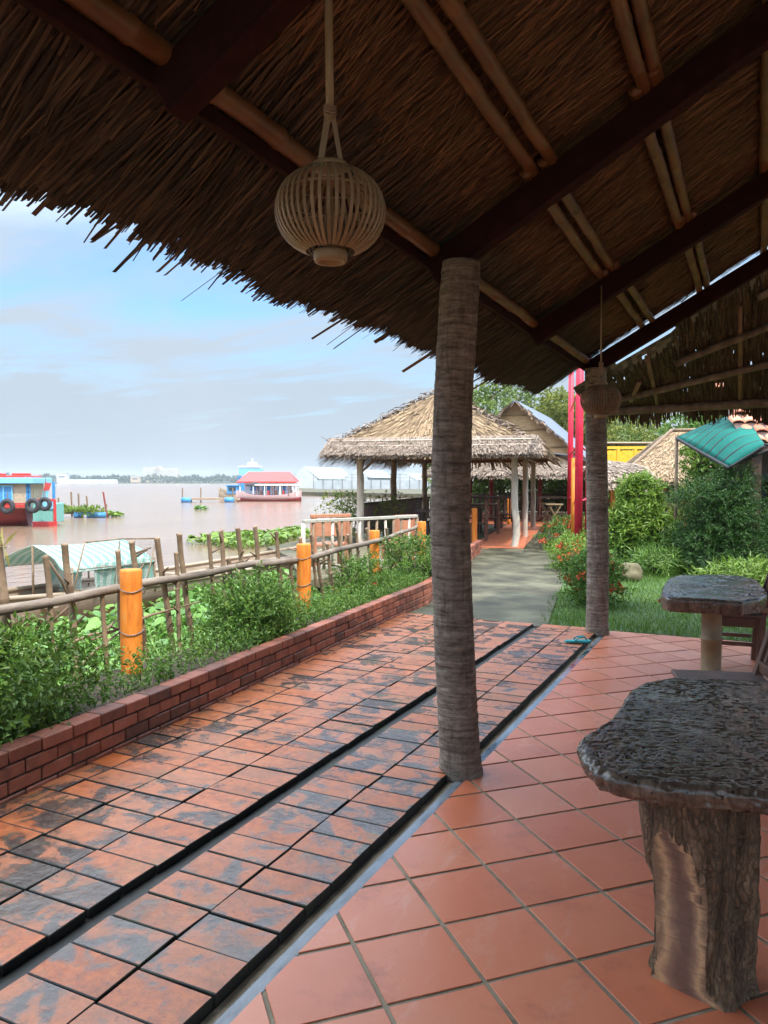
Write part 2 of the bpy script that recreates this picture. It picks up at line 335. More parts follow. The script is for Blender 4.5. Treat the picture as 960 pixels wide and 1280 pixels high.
def palm_mat():
    m, nt, bs = base_mat('palm_trunk_bark'); vec, I = coords(nt, (1, 1, 9)); v2, _ = coords(nt, (1, 1, 1.6))
    n = noise(nt, vec, 6, 7, .7, .4); p = noise(nt, v2, 22, 6, .7)
    c = ramp(nt, mth(nt, 'ADD', mth(nt, 'MULTIPLY', n, .6), mth(nt, 'MULTIPLY', p, .4)), [(.34, (.045, .035, .027)), (.44, (.165, .13, .10)), (.55, (.31, .255, .2)), (.68, (.5, .44, .37))])
    l = mth(nt, 'MULTIPLY', mth(nt, 'SUBTRACT', noise(nt, v2, 9, 5, .6), .6), 7.0, True)
    c = mixc(nt, mth(nt, 'MULTIPLY', l, .45), c, (.42, .4, .34)); nt.links.new(c, bs.inputs['Base Color'])
    v3, _ = coords(nt, (1, 1, .12)); fb = noise(nt, v3, 34, 5, .7, .3); c2 = mixc(nt, mth(nt, 'MULTIPLY', mth(nt, 'SUBTRACT', fb, .52), 3.5, True), c, (.06, .045, .034)); dk = noise(nt, v2, 2.2, 4, .6)
    c2 = mixc(nt, mth(nt, 'MULTIPLY', mth(nt, 'SUBTRACT', dk, .52), 3.5, True), c2, (.085, .062, .046)); nt.links.new(c2, bs.inputs['Base Color'])
    bs.inputs['Roughness'].default_value = .88
    bump(nt, bs, mth(nt, 'ADD', n, mth(nt, 'ADD', mth(nt, 'MULTIPLY', p, .6), mth(nt, 'MULTIPLY', fb, .4))), 1.0, .02); return m
M['palm'] = palm_mat()
def slab_mat(name, holes=1.0):
    m, nt, bs = base_mat(name); vec, I = coords(nt, (1, 1, 1)); vs, _ = coords(nt, (3.4, 1, 1))
    n = noise(nt, vs, 9, 7, .7, .8); g = noise(nt, vec, 40, 6, .7)
    c = ramp(nt, n, [(.3, (.03, .021, .015)), (.48, (.105, .075, .054)), (.62, (.19, .14, .10)), (.76, (.32, .235, .16))])
    vr, _ = coords(nt, (1, 1, 1)); rt = nt.nodes.new('ShaderNodeMapping'); rt.inputs['Rotation'].default_value = (0, 0, -YAW); rt.inputs['Scale'].default_value = (1, 1, 1); nt.links.new(vr, rt.inputs[0])
    st_ = nt.nodes.new('ShaderNodeMapping'); st_.inputs['Scale'].default_value = (.55, 1.15, 1); nt.links.new(rt.outputs[0], st_.inputs[0])
    def holes(sc, thr, src):
        v = nd(nt, 'ShaderNodeTexVoronoi', Scale=sc); nt.links.new(src, v.inputs['Vector']); return mth(nt, 'MULTIPLY', mth(nt, 'SUBTRACT', thr, v.outputs['Distance']), 9.0, True)
    msk = mth(nt, 'MULTIPLY', mth(nt, 'SUBTRACT', noise(nt, vec, 4.5, 4), .40), 5.0, True)
    hl = mth(nt, 'MAXIMUM', mth(nt, 'MULTIPLY', holes(46, .26, st_.outputs[0]), msk), mth(nt, 'MULTIPLY', holes(26, .20, vr), .9))
    c = mixc(nt, mth(nt, 'MULTIPLY', hl, .92), c, (.008, .006, .005)); nt.links.new(c, bs.inputs['Base Color'])
    bs.inputs['Specular IOR Level'].default_value = .8; nt.links.new(mth(nt, 'ADD', .05, mth(nt, 'MULTIPLY', g, .12)), bs.inputs['Roughness'])
    bump(nt, bs, mth(nt, 'SUBTRACT', mth(nt, 'ADD', n, mth(nt, 'MULTIPLY', g, .3)), mth(nt, 'MULTIPLY', hl, 1.6)), .26, .012); return m
M['slab'] = slab_mat('pitted_dark_wood')
def trunk_mat():
    m, nt, bs = base_mat('old_trunk_bark'); vec, I = coords(nt, (1, 1, .2)); v2, _ = coords(nt)
    vo = nd(nt, 'ShaderNodeTexVoronoi', Scale=52.0, feature='DISTANCE_TO_EDGE'); wv = nt.nodes.new('ShaderNodeVectorMath'); wv.operation = 'ADD'; nz_ = nd(nt, 'ShaderNodeTexNoise', Scale=9.0, Detail=5.0); nt.links.new(v2, nz_.inputs['Vector']); sc_ = nt.nodes.new('ShaderNodeVectorMath'); sc_.operation = 'SCALE'; sc_.inputs['Scale'].default_value = .09; nt.links.new(nz_.outputs['Color'], sc_.inputs[0]); nt.links.new(vec, wv.inputs[0]); nt.links.new(sc_.outputs[0], wv.inputs[1]); nt.links.new(wv.outputs[0], vo.inputs['Vector'])
    crk = mth(nt, 'MULTIPLY', vo.outputs['Distance'], 5.0, True)
    n = noise(nt, vec, 20, 8, .72, .6); p = noise(nt, v2, 38, 6, .7)
    c = ramp(nt, mth(nt, 'ADD', mth(nt, 'MULTIPLY', n, .7), mth(nt, 'MULTIPLY', p, .3)), [(.33, (.05, .030, .016)), (.46, (.16, .098, .052)), (.56, (.27, .175, .10)), (.69, (.48, .35, .22))])
    c = mixc(nt, mth(nt, 'MULTIPLY', mth(nt, 'SUBTRACT', 1.0, crk), .55), c, (.02, .013, .008)); nt.links.new(c, bs.inputs['Base Color']); bs.inputs['Roughness'].default_value = .55
    bump(nt, bs, mth(nt, 'ADD', mth(nt, 'ADD', n, mth(nt, 'MULTIPLY', crk, .25)), mth(nt, 'MULTIPLY', p, .6)), .9, .02); return m
M['trunk'] = trunk_mat()
def cut_mat():
    m, nt, bs = base_mat('sawn_wood_face'); tc = nt.nodes.new('ShaderNodeTexCoord')
    at = nd(nt, 'ShaderNodeAttribute', attribute_name='rim'); vec, I = coords(nt, (1, 1, 9.0))
    n = noise(nt, vec, 14, 6, .7, .5)
    nl = noise(nt, coords(nt, (1, 1, 1))[0], 7, 5, .6, 1.0); e = mth(nt, 'ADD', at.outputs['Fac'], mth(nt, 'ADD', mth(nt, 'MULTIPLY', mth(nt, 'SUBTRACT', n, .5), .22), mth(nt, 'MULTIPLY', mth(nt, 'SUBTRACT', nl, .5), 1.3)))
    c = ramp(nt, e, [(.2, (.18, .10, .07)), (.45, (.28, .165, .105)), (.7, (.55, .34, .18)), (.97, (.24, .145, .085))])
    c = mixc(nt, mth(nt, 'MULTIPLY', mth(nt, 'SUBTRACT', n, .5), 2.4, True), c, (.04, .022, .02))
    nt.links.new(c, bs.inputs['Base Color']); bs.inputs['Roughness'].default_value = .5
    bump(nt, bs, n, .4, .006); return m
M['cut'] = cut_mat()

# ------------------------------------------------------------------ generators
def unit(a): return a/np.maximum(np.linalg.norm(a, axis=-1, keepdims=True), 1e-9)
def leaves(mb, C, Dr, Nr, L, W, mi=0, fold=.25):
    """folded leaf: two triangles sharing the midrib"""
    Dr = unit(Dr); S = unit(np.cross(Dr, Nr)); Nn = np.cross(S, Dr)
    L = np.asarray(L)[:, None]; W = np.asarray(W)[:, None]
    b = C; t = C+Dr*L-Nn*(L*.12); l = C+Dr*(L*.45)+S*(W*.5)+Nn*(W*fold); r = C+Dr*(L*.45)-S*(W*.5)+Nn*(W*fold)
    V = np.stack([b, r, t, l], 1); mb.arr(V, 4, mi)
def rdir(n, up=0.0):
    v = R.normal(size=(n, 3)); v[:, 2] += up; return unit(v)
def sprigs(mb, P, A, per, L, W, spread=.9, step=.02, mi=0, droop=0.0):
    """at each point P with axis A a whorl of leaves"""
    n = len(P)
    for k in range(per):
        d = unit(A*.55+rdir(n)*spread); d[:, 2] -= droop; d = unit(d)
        c = P+A*(step*k)
        leaves(mb, c, d, unit(A+rdir(n)*.4), L*R.uniform(.65, 1.25, n), W*R.uniform(.7, 1.2, n), mi)
def blob(n, c, rad, hollow=.55, lump=.28, seed=0, flat=-1.0):
    d = rdir(n); q = np.array([mn.noise(Vector(v*2.1)+Vector((seed*7.3, seed*3.1, 1.7))) for v in d])
    r = (hollow+(1-hollow)*R.random(n)**.6)*(1+lump*2*q)
    P = d*r[:, None]; k = P[:, 2] > flat; P = P[k]; d = d[k]
    return P*np.array(rad)+np.array(c), unit(d/np.array(rad)*np.mean(rad)+np.array([0, 0, .35]))
def bush(name, label, c, rad, mat, n=420, per=9, L=.045, W=.022, parts=None, cat='shrub', seed=0, lump=.28, flowers=0, group=None, lobes=None, fl_size=.022, z0=None, hollow=.45):
    z0 = c[2]-rad[2] if z0 is None else z0
    t = thing(name, label, cat, (c[0], c[1], z0), 0, group)
    mb = MB()
    lobes = lobes or [((0, 0, 0), 1.0)]
    for i, (o, s) in enumerate(lobes):
        cc = np.array(c)+np.array(o); rr = np.array(rad)*s
        P, A = blob(int(n*s), cc, rr, hollow, lump, seed+i, flat=-.8)
        sprigs(mb, P, A, per, L, W)
    mb.build('foliage', mat, t)
    st = MB()
    for i in range(7):
        a = rnd.uniform(0, 2*PI); o, s = lobes[i % len(lobes)]
        e = Vector(c)+Vector(o)+Vector((math.cos(a)*rad[0]*.55, math.sin(a)*rad[1]*.55, rad[2]*.25))
        b = Vector((c[0]+rnd.uniform(-.05, .05), c[1]+rnd.uniform(-.05, .05), z0-.02))
        st.tube([b, b.lerp(e, .5)+Vector((0, 0, .03)), e], [.012*max(rad)/.4, .009*max(rad)/.4, .004], 5)
    st.build('stem', M['bark'], t)
    if flowers:
        P, A = blob(flowers, c, np.array(rad)*1.02, .93, lump, seed, flat=-.5)
        for p, a in zip(P, A):
            k = 16; fm = MB(); Pk = np.repeat(p[None], k, 0)+R.normal(size=(k, 3))*fl_size*.5
            leaves(fm, Pk, rdir(k)+a*.6, np.repeat(a[None], k, 0), np.full(k, fl_size), np.full(k, fl_size*.7)); fm.build('flower_head', M['flower'], t)
    return t
def tree(name, label, x, y, h, cr, mat, n=900, z0=-.05, trunk_h=None, per=7, L=.16, W=.08, seed=0, group=None, lean=(0, 0), nl=9, gap=.5):
    t = thing(name, label, 'tree', (x, y, z0), 0, group)
    th = trunk_h or h*.45; tb = MB(); r0 = h*.022+.03
    top = Vector((x+lean[0], y+lean[1], z0+h*.8))
    b = Vector((x, y, z0-.1)); tb.tube([b, b.lerp(top, .35)+Vector((rnd.uniform(-.1, .1)*h*.2, 0, 0)), b.lerp(top, .7), top], [r0*1.25, r0*.9, r0*.55, r0*.15], 9, jit=.06)
    fo = MB(); rs = random.Random(seed+11)
    for i in range(nl):
        a = 2*PI*i/nl*1.618*2; hz = rs.uniform(th, h*.93); k = 1-abs((hz-th)/(h-th)-.35)*.75
        rr = cr*k*rs.uniform(.55, .85)
        e = Vector((x+lean[0]*.8+math.cos(a)*rr, y+lean[1]*.8+math.sin(a)*rr, z0+hz))
        s = b.lerp(top, min(.95, (hz/h)*.75)); tb.tube([s, s.lerp(e, .5)+Vector((0, 0, .06*h)), e], [r0*.45, r0*.28, r0*.1], 6)
        lr = cr*rs.uniform(.34, .52)
        P, A = blob(int(n/nl), e, (lr, lr, lr*.72), gap, .3, seed*5+i); sprigs(fo, P, A, per, L, W, droop=.25)
    tb.build('trunk', M['bark'], t, True); fo.build('crown', mat, t); return t
def strands(mb, O, U, Vv, Nn, n, length, width, jit=.12, t0=0.0, t1=1.0, tilt=.03, off=0.0, below=False, endjit=0.0, mi=0, clump=0.0, sag=0.0, wf=1.0):
    """thatch strips over the patch O + s*U + t*V (t=0 at the eave), each running down the slope"""
    U, Vv, Nn = np.array(U, float), np.array(Vv, float), np.array(Nn, float)
    ul, vl = np.linalg.norm(U), np.linalg.norm(Vv); u, v = U/ul, Vv/vl
    s = R.random(n)*ul; t = (t0+(t1-t0)*R.random(n))*vl
    ln = length*R.uniform(.6, 1.3, n); w = width*R.uniform(.6, 1.5, n)
    an = R.normal(size=n)*jit
    if clump:
        an += clump*np.array([mn.noise(Vector((a*2.2, b*1.3, 3.3))) for a, b in zip(s, t)])*1.6
    d = -v[None]*np.cos(an)[:, None]+u[None]*np.sin(an)[:, None]
    sd = u[None]*np.cos(an)[:, None]+v[None]*np.sin(an)[:, None]
    sg = -1 if below else 1
    o1 = (off+R.random(n)*.012)*sg; o2 = o1+sg*tilt*R.uniform(.3, 1.2, n)
    P0 = np.array(O)[None]+u[None]*s[:, None]+v[None]*t[:, None]
    top = P0+Nn[None]*o1[:, None]; bot = P0+d*ln[:, None]+Nn[None]*o2[:, None]
    if sag: bot[:, 2] -= sag*R.random(n)
    tw = R.uniform(-.5, .5, n)[:, None]*Nn[None]
    a1 = sd+tw; V4 = np.stack([top-a1*(w*.5)[:, None], top+a1*(w*.5)[:, None], bot+a1*(w*.4*wf)[:, None], bot-a1*(w*.4*wf)[:, None]], 1)
    mb.arr(V4, 4, mi)
def thatch_face(mb, e0, e1, r1, r0, n, length=.5, width=.03, thick=.12, tri=False, fringe=0, mi=0, fl=.3, jit=.15, tilt=.05, slab=True):
    """thatched slope: eave e0->e1, ridge r0->r1 (above e0,e1); strands trimmed to the trapezoid"""
    e0, e1, r0, r1 = [np.array(q, float) for q in (e0, e1, r0, r1)]
    nn = np.cross(e1-e0, (r0+r1)/2-(e0+e1)/2); nn /= np.linalg.norm(nn)
    if nn[2] < 0: nn = -nn
    if slab:
        vs = [e0, e1, r1, r0]; top = [q+nn*thick for q in vs]
        mb.add(vs+top, [(3, 2, 1, 0), (4, 5, 6, 7), (0, 1, 5, 4), (1, 2, 6, 5), (2, 3, 7, 6), (3, 0, 4, 7)], mi)
    s = R.random(n); t = R.random(n)**1.15
    # weight s so trapezoid gets even density: reject by row width
    wrow = np.linalg.norm(e1-e0)*(1-t)+np.linalg.norm(r1-r0)*t; wm = max(np.linalg.norm(e1-e0), np.linalg.norm(r1-r0))
    k = R.random(n) < wrow/wm; s, t = s[k], t[k]; m = len(s)
    lo = e0[None]*(1-s[:, None])+e1[None]*s[:, None]; hi = r0[None]*(1-s[:, None])+r1[None]*s[:, None]
    u = (e1-e0)/np.linalg.norm(e1-e0); P = lo*(1-t[:, None])+hi*t[:, None]; d = unit(lo-hi)
    a = R.normal(size=m)*jit; d = unit(d+u[None]*a[:, None]); sd = np.cross(np.repeat(nn[None], m, 0), d)
    ln = length*R.uniform(.5, 1.2, m); w = width*R.uniform(.6, 1.4, m)
    q = (np.linalg.norm(P-lo, axis=1)+fl*R.uniform(.15, 1, m)); ln = np.minimum(ln, q)
    o1 = thick+.002+R.random(m)*.01; o2 = o1+tilt*R.random(m)
    T = P+nn*o1[:, None]; B = P+d*ln[:, None]+nn*o2[:, None]
    B[:, 2] -= np.maximum(0, ln-np.linalg.norm(P-lo, axis=1))*.5
    mb.arr(np.stack([T-sd*(w*.5)[:, None], T+sd*(w*.5)[:, None], B+sd*(w*.4)[:, None], B-sd*(w*.4)[:, None]], 1), 4, mi)
    if fringe:                                  # hanging ends along the eave, on the underside
        s = R.random(fringe); lo = e0[None]*(1-s[:, None])+e1[None]*s[:, None]; hi = r0[None]*(1-s[:, None])+r1[None]*s[:, None]
        d = unit(lo-hi); st = lo-d*.25+nn*R.uniform(0, thick, fringe)[:, None]
        a = R.normal(size=fringe)*.25; d = unit(d+u[None]*a[:, None]); ln = .25+fl*R.uniform(.2, 1.1, fringe)
        B = st+d*ln[:, None]; B[:, 2] -= (ln-.25)*.6; w = width*R.uniform(.5, 1.3, fringe)
        sd = np.cross(np.repeat(nn[None], fringe, 0), d)
        mb.arr(np.stack([st-sd*(w*.5)[:, None], st+sd*(w*.5)[:, None], B+sd*(w*.3)[:, None], B-sd*(w*.3)[:, None]], 1), 4, mi)
    return mb
def clip_poly(poly, a, b, c):                   # keep a*x+b*y<=c
    out = []
    for i in range(len(poly)):
        p, q = poly[i], poly[(i+1) % len(poly)]
        dp, dq = a*p[0]+b*p[1]-c, a*q[0]+b*q[1]-c
        if dp <= 0: out.append(p)
        if (dp < 0 < dq) or (dq < 0 < dp):
            t = dp/(dp-dq); out.append((p[0]+(q[0]-p[0])*t, p[1]+(q[1]-p[1])*t))
    return out
def area(p): return abs(sum(p[i][0]*p[(i+1) % len(p)][1]-p[(i+1) % len(p)][0]*p[i][1] for i in range(len(p))))/2
def bamboo_pts(a, b, n=14, wob=.006):
    a, b = Vector(a), Vector(b); return [a.lerp(b, i/n)+Vector((rnd.uniform(-wob, wob), rnd.uniform(-wob, wob), rnd.uniform(-wob, wob))) for i in range(n+1)]
def bamboo(mb, a, b, r, n=10, node=.35, wob=.006, taper=1.0):
    a, b = Vector(a), Vector(b); L = (b-a).length; k = max(2, int(L/node)); pts = []; rad = []
    for i in range(k):
        o = Vector([rnd.uniform(-wob, wob) for _ in range(3)])
        for s, q in ((.0, 1.1), (.05, .96), (.5, .97), (.94, .99), (.975, 1.12)):
            t = (i+s)/k; pts.append(a.lerp(b, t)+o*(1 if .1 < s < .9 else .4)); rad.append(r*q*(1+(taper-1)*t))
    pts.append(b); rad.append(r*taper)
    return mb.tube(pts, rad, n)

# ------------------------------------------------------------------ setting: water, land, paving
WZ = -.6
w = MB(); w.add([(-1290, -50, WZ), (490, -50, WZ), (490, 1290, WZ), (-1290, 1290, WZ)], [(0, 1, 2, 3)])
tag(w.build('water', M['river']), 'wide muddy brown river with soft ripples', 'river', None, 'structure')
shore = [(-4.45, -49), (-4.45, 9.0), (-5.4, 11.2), (-6.2, 12.6), (-8.6, 13.4), (-10.4, 15.2), (-11.5, 22), (-13, 29), (-16, 42), (-36, 88), (-60, 98), (-66, 103), (-102, 146), (-106, 158), (-90, 260), (-60, 600), (-30, 1280), (480, 1280), (480, -49)]
g = MB(); g.prism(shore, -1.2, -.05)
tag(g.build('ground', M['earth']), 'earthy river bank ground under the garden', 'ground', None, 'structure')
# lawn right of the path
lawn = [(-1.95, 7.95), (-2.6, 11.2), (-3.4, 14.7), (-6.0, 26.3), (8, 26.3), (8, 8.02), (-1.2, 8.02), (-1.2, 7.95)]
g = MB(); g.prism(lawn, -.2, -.02); tag(g.build('lawn', M['turf']), 'green lawn beside the concrete path', 'lawn', None, 'structure')
# brick path (raised clay bricks with a slot and a drain)
def wallx(y): return np.interp(y, [-3, 2.34, 3.62, 7.45, 8.67, 10.5, 12.8, 13.9, 15.6], [-2.66, -3.07, -3.17, -3.49, -3.57, -3.95, -4.45, -4.85, -5.2])
g = MB()
g.prism([(-4.2, -3), (-1.375, -3), (-1.375, 7.8), (-4.2, 7.8)], -.049, -.012, 1)
xs = [(-1.372, -1.656), (-1.664, -1.948)]+[(-2.044-.308*i, -2.044-.308*i-.300) for i in range(6)]
for ci, (xa, xb) in enumerate(xs):
    y = -2.52+rnd.uniform(-.008, .008)
    while y < 7.72:
        L = .1625+rnd.uniform(-.003, .003)
        jq = lambda: rnd.uniform(-.003, .003)
        q = [(xb+jq(), y+jq()), (xa+jq(), y+jq()), (xa+jq(), y+L+jq()), (xb+jq(), y+L+jq())]
        lim = -wallx(y+.08)+.0
        q = clip_poly(q, -1, 0, lim) if xb < -lim else q
        if len(q) > 2 and area(q) > .002:
            dz = rnd.uniform(-.002, .002); dx = rnd.uniform(-.003, .003); ty = rnd.uniform(-.004, .004)
            n0 = len(g.v); m0 = len(g.m); g.prism([(a+dx, b) for a, b in q], -.011, .024+dz, 0)
            for i in range(m0, len(g.m)):
                if i != m0+1: g.m[i] = 1
            for i in range(n0+len(q), len(g.v)):
                v = g.v[i]; g.v[i] = (v[0], v[1], v[2]+ty*(v[1]-y-.08)/.16)
        y += .170
o = g.build('brick_path', [M['deck'], M['blackgrout']], None, False, .003, 1)
tag(o, 'raised path of wet stained orange clay bricks with a dark slot', 'path', None, 'structure')
g = MB(); g.box((-1.956, 2.6, -.0085), (.011, 10.3, .005)); g.box((-1.306, 2.6, -.010), (.046, 10.3, .006))
tag(g.build('drain_water', M['puddle']), 'thin strips of still water in the drain and slot', 'water', None, 'structure')
# tiled floor on the diagonal
g = MB(); g.prism([(-1.28, -3), (6.5, -3), (6.5, 7.93), (-1.28, 7.93)], -.048, -.005, 1)
g.prism([(-1.374, -3), (-1.281, -3), (-1.281, 7.78), (-1.374, 7.78)], -.047, -.018, 1)
tp = .318; a0, b0 = .076, .112; s2 = math.sqrt(.5)
for i in range(-20, 60):
    for j in range(-40, 45):
        A0, A1 = a0+i*tp+.0075, a0+(i+1)*tp-.0075; B0, B1 = b0+j*tp+.0075, b0+(j+1)*tp-.0075
        q = [((a-b)*s2, (a+b)*s2) for a, b in ((A0, B0), (A1, B0), (A1, B1), (A0, B1))]
        cx, cy = sum(p[0] for p in q)/4, sum(p[1] for p in q)/4
        if cx < -1.6 or cx > 6.6 or cy < -1.5 or cy > 8.3: continue
        for cl in ((-1, 0, 1.284), (1, 0, 6.4), (0, 1, 7.9)):
            q = clip_poly(q, *cl)
            if len(q) < 3: break
        if len(q) > 2 and area(q) > .0008: g.prism(q, -.0045, rnd.uniform(-.0012, .0012), 0)
o = g.build('floor', [M['floor'], M['grout']], None, False, .0022, 1)
tag(o, 'red terracotta floor tiles laid on the diagonal', 'floor', None, 'structure')
# concrete path
cp = [(-3.62, 7.805), (-3.75, 9.2), (-4.5, 12.7), (-4.95, 13.9), (-5.3, 15.6), (-5.35, 16.72), (-4.62, 16.85), (-5.55, 21.4), (-6.7, 26.0), (-6.0, 26.2), (-3.32, 14.66), (-2.5, 11.2), (-1.9, 7.805)]
g = MB(); g.prism(cp, -.1, .0); tag(g.build('concrete_path', M['concrete']), 'worn olive grey concrete path with shade mottle in its colour, past the pavilion', 'path', None, 'structure')
# terrace slab on the bank
g = MB(); g.prism([(-6.15, 9.85), (-5.35, 12.4), (-5.34, 16.7), (-9.0, 15.95), (-8.3, 13)], -.14, -.012)
for x, y in ((-6.1, 10.1), (-7.2, 11.6), (-8.1, 13), (-5.6, 12)): g.box((x, y, -.5), (.14, .14, .7))
tag(g.build('terrace', M['stone']), 'pale concrete terrace slab over the bank', 'terrace', None, 'structure')
# garden bed soil
g = MB(); ys = np.arange(-3, 15.6, .5); L1 = [(wallx(y)-.09, y) for y in ys]; L2 = [(-4.4 if y < 9 else min(-4.4, wallx(y)-.7), y) for y in ys]
for i in range(len(ys)-1):
    vs = [(L1[i][0], L1[i][1], .2), (L1[i+1][0], L1[i+1][1], .2), (L2[i+1][0]+.35, L2[i+1][1], .17), (L2[i][0]+.35, L2[i][1], .17), (L2[i+1][0]-.1, L2[i+1][1], -.2), (L2[i][0]-.1, L2[i][1], -.2)]
    g.add(vs, [(0, 1, 2, 3), (3, 2, 4, 5)])
tag(g.build('garden_bed', M['soil']), 'dark soil of the planting bed behind the low wall', 'garden bed', None, 'structure')

# ------------------------------------------------------------------ low brick wall
t = thing('brick_wall', 'low weathered red brick wall edging the planting bed', 'wall', (-3.2, 3, 0))
g = MB(); b = MB()
yy = list(np.arange(-2.9, 15.5, .2))
for c in range(4):
    z0 = -.02+c*.072
    y = -2.9+(.1 if c % 2 else 0)
    while y < 15.4:
        Ln = .2 if c < 3 else .2
        a = Vector((wallx(y), y, 0)); e = Vector((wallx(y+Ln-.009), y+Ln-.009, 0)); d = (e-a).normalized(); nrm = Vector((-d.y, d.x, 0))
        th = .095 if c < 3 else .105
        ctr = (a+e)/2+nrm*(th/2-(0 if c < 3 else .006))+Vector((0, 0, z0+.032)); j = rnd.uniform(-.003, .003)
        g.box(ctr+nrm*j, ((e-a).length, th, .063), math.atan2(d.y, d.x))
        y += Ln
for i in range(len(yy)-1):
    a = Vector((wallx(yy[i]), yy[i], 0)); e = Vector((wallx(yy[i+1]), yy[i+1], 0)); d = (e-a).normalized(); nrm = Vector((-d.y, d.x, 0))
    b.box((a+e)/2+nrm*.05+Vector((0, 0, .118)), ((e-a).length, .078, .275), math.atan2(d.y, d.x))
g.build('brick_course', M['wallbrick'], t, False, .005); b.build('mortar', M['blackgrout'], t)

# ------------------------------------------------------------------ the near thatched hut
RS = .56
def rz(x): return 2.95+RS*(x+1.0)          # top of rafters
hut = thing('thatched_hut', 'open thatched hut on palm trunk pillars, seen from inside', 'hut', (-1.37, 3.7, 0))
def palm_pillar(base, offs, top, r=.104, seg=150):
    g = MB(); pts = []; rad = []
    zs = np.linspace(-.03, top, seg)
    for i, z in enumerate(zs):
        o = np.interp(z/top, [q[0] for q in offs], [q[1] for q in offs])
        pts.append(Vector((base[0]+cy_*o, base[1]+sy_*o, z)))
        zz_ = z+.012*mn.noise(Vector((z*9, base[1], 3))); ring = ((zz_/.047) % 1.0); am = .5+.9*abs(mn.noise(Vector((z*2.3, base[0]*3, 8)))); rad.append(r*(.99+.045*am*(1-ring)**1.5+.012*mn.noise(Vector((z*5, base[0], 0)))+(.10*max(0, 1-z/.12))-.06*z/top))
    g.tube(pts, rad, 28, jit=.012)
    return g.build('pillar', M['palm'], hut, True)
palm_pillar((-1.34, 3.70), [(0, 0), (.25, -.036), (.5, -.061), (.75, -.045), (1, -.008)], 2.60)
palm_pillar((-1.37, 7.70), [(0, .0), (.3, .0), (.6, -.02), (1, -.045)], 2.60, .107)
palm_pillar((-1.36, -.35), [(0, 0), (.5, .03), (1, 0)], 2.60)
for y in (-.35, 3.7, 7.7): palm_pillar((5.0, y), [(0, 0), (.5, .03), (1, 0)], 2.55)
RID = 1.9
for y in (-2.3, -.3, 1.74, 3.74, 5.74, 7.74):
    g = MB(); g.beam((-1.52, y, rz(-1.52)-.075), (RID, y, rz(RID)-.075), .085, .145); g.build('rafter', M['maroon'], hut, False, .006)
    g = MB(); g.beam((RID+.02, y, rz(RID)-.075), (5.3, y, rz(RID)-(5.3-RID)*RS-.075), .085, .145); g.build('rafter', M['maroon'], hut, False, .006)
g = MB(); g.beam((-1.545, -3, 2.635), (-1.545, 7.85, 2.635), .03, .055); g.build('eave_beam', M['maroon'], hut, False, .004)
g = MB(); bamboo(g, (-1.5, -3, 2.685), (-1.5, 7.9, 2.685), .036, 12); g.build('bamboo_purlin', M['bamboo'], hut, True)
for x in (-.965, -.47, .06, .58, 1.1, 1.62):
    for k in (-.034, .034):
        for ya, yb in ((-3, 1.86), (1.66, 3.88), (3.62, 5.88), (5.62, 7.9)):
            e = rnd.uniform(-.05, .05); kk = k+rnd.uniform(-.008, .008)+(.02 if ya in (1.66, 5.62) else 0)
            g = MB(); bamboo(g, (x+kk, ya+e, rz(x+kk)+.034), (x+kk+rnd.uniform(-.015, .015), yb+e, rz(x+kk)+.034), .031, 10, wob=.004)
            g.build('bamboo_purlin', M['bamboo'], hut, True)
# thatch: underside, blades at the eave, right hand slope, ridge
sl = math.sqrt(1+RS*RS); U = (0, 1, 0); Nv = (-RS/sl, 0, 1/sl)
def tz(x): return rz(x)+.085
g = MB(); y0, y1 = -3.0, 7.83
g.slab([(-1.92, y0, tz(-1.92)), (-1.92, y1, tz(-1.92)), (RID, y1, tz(RID)), (RID, y0, tz(RID))], .14)
O = (-1.75, y0, tz(-1.75)); Vv = (RID+1.75, 0, (RID+1.75)*RS); UU = (0, y1-y0, 0)
strands(g, O, UU, Vv, Nv, 70000, .24, .0062, jit=.13, tilt=.018, below=True, clump=.15)
strands(g, O, UU, Vv, Nv, 16000, .14, .005, jit=.35, tilt=.03, below=True, clump=.1)
strands(g, O, UU, Vv, Nv, 3000, .7, .03, off=.15)
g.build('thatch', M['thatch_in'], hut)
g = MB()
def blades(n, lo, hi, tipo, wd, lift, jitt, cl=.2, tipj=.03):
    y = y0+R.random(n)*(y1-y0); xs_ = lo+R.random(n)*(hi-lo); pk = np.array([mn.noise(Vector((a*1.7, 3.1, 0)))*.6+mn.noise(Vector((a*7, 1.1, 0)))*.4 for a in y])
    tip = -2.04+tipo+.11*pk+R.normal(size=n)*tipj; an = cl*np.array([mn.noise(Vector((a*1.9, 7.7, 0))) for a in y])*1.6+R.normal(size=n)*jitt
    ln = np.maximum(.12, (xs_-tip)); l1 = lift[0]+R.random(n)*.02; l2 = lift[1]*R.uniform(.2, 1, n)
    P = np.stack([xs_, y, tz(xs_)-l1], 1); xb = xs_-ln; B = np.stack([xb, y+np.tan(an)*ln, tz(xb)-l2-.02], 1)
    w_ = wd*R.uniform(.5, 1.5, n); tw = R.uniform(-.35, .35, n); sd = np.stack([tw*.3, np.ones(n), tw], 1)
    Mx_ = P*.45+B*.55-np.array([0, 0, 1])*R.uniform(0, .012, n)[:, None]
    g.arr(np.stack([P-sd*(w_*.4)[:, None], P+sd*(w_*.4)[:, None], Mx_+sd*(w_*.5)[:, None], Mx_-sd*(w_*.5)[:, None]], 1), 4)
    g.arr(np.stack([Mx_-sd*(w_*.5)[:, None], Mx_+sd*(w_*.5)[:, None], B+sd*(w_*.33)[:, None], B-sd*(w_*.33)[:, None]], 1), 4)
blades(13000, -1.75, -1.40, 0.0, .013, (.0, .03), .06)
blades(9000, -1.85, -1.55, .03, .013, (-.05, -.03), .08)
blades(6500, -1.85, -1.55, .02, .016, (-.11, -.08), .08)
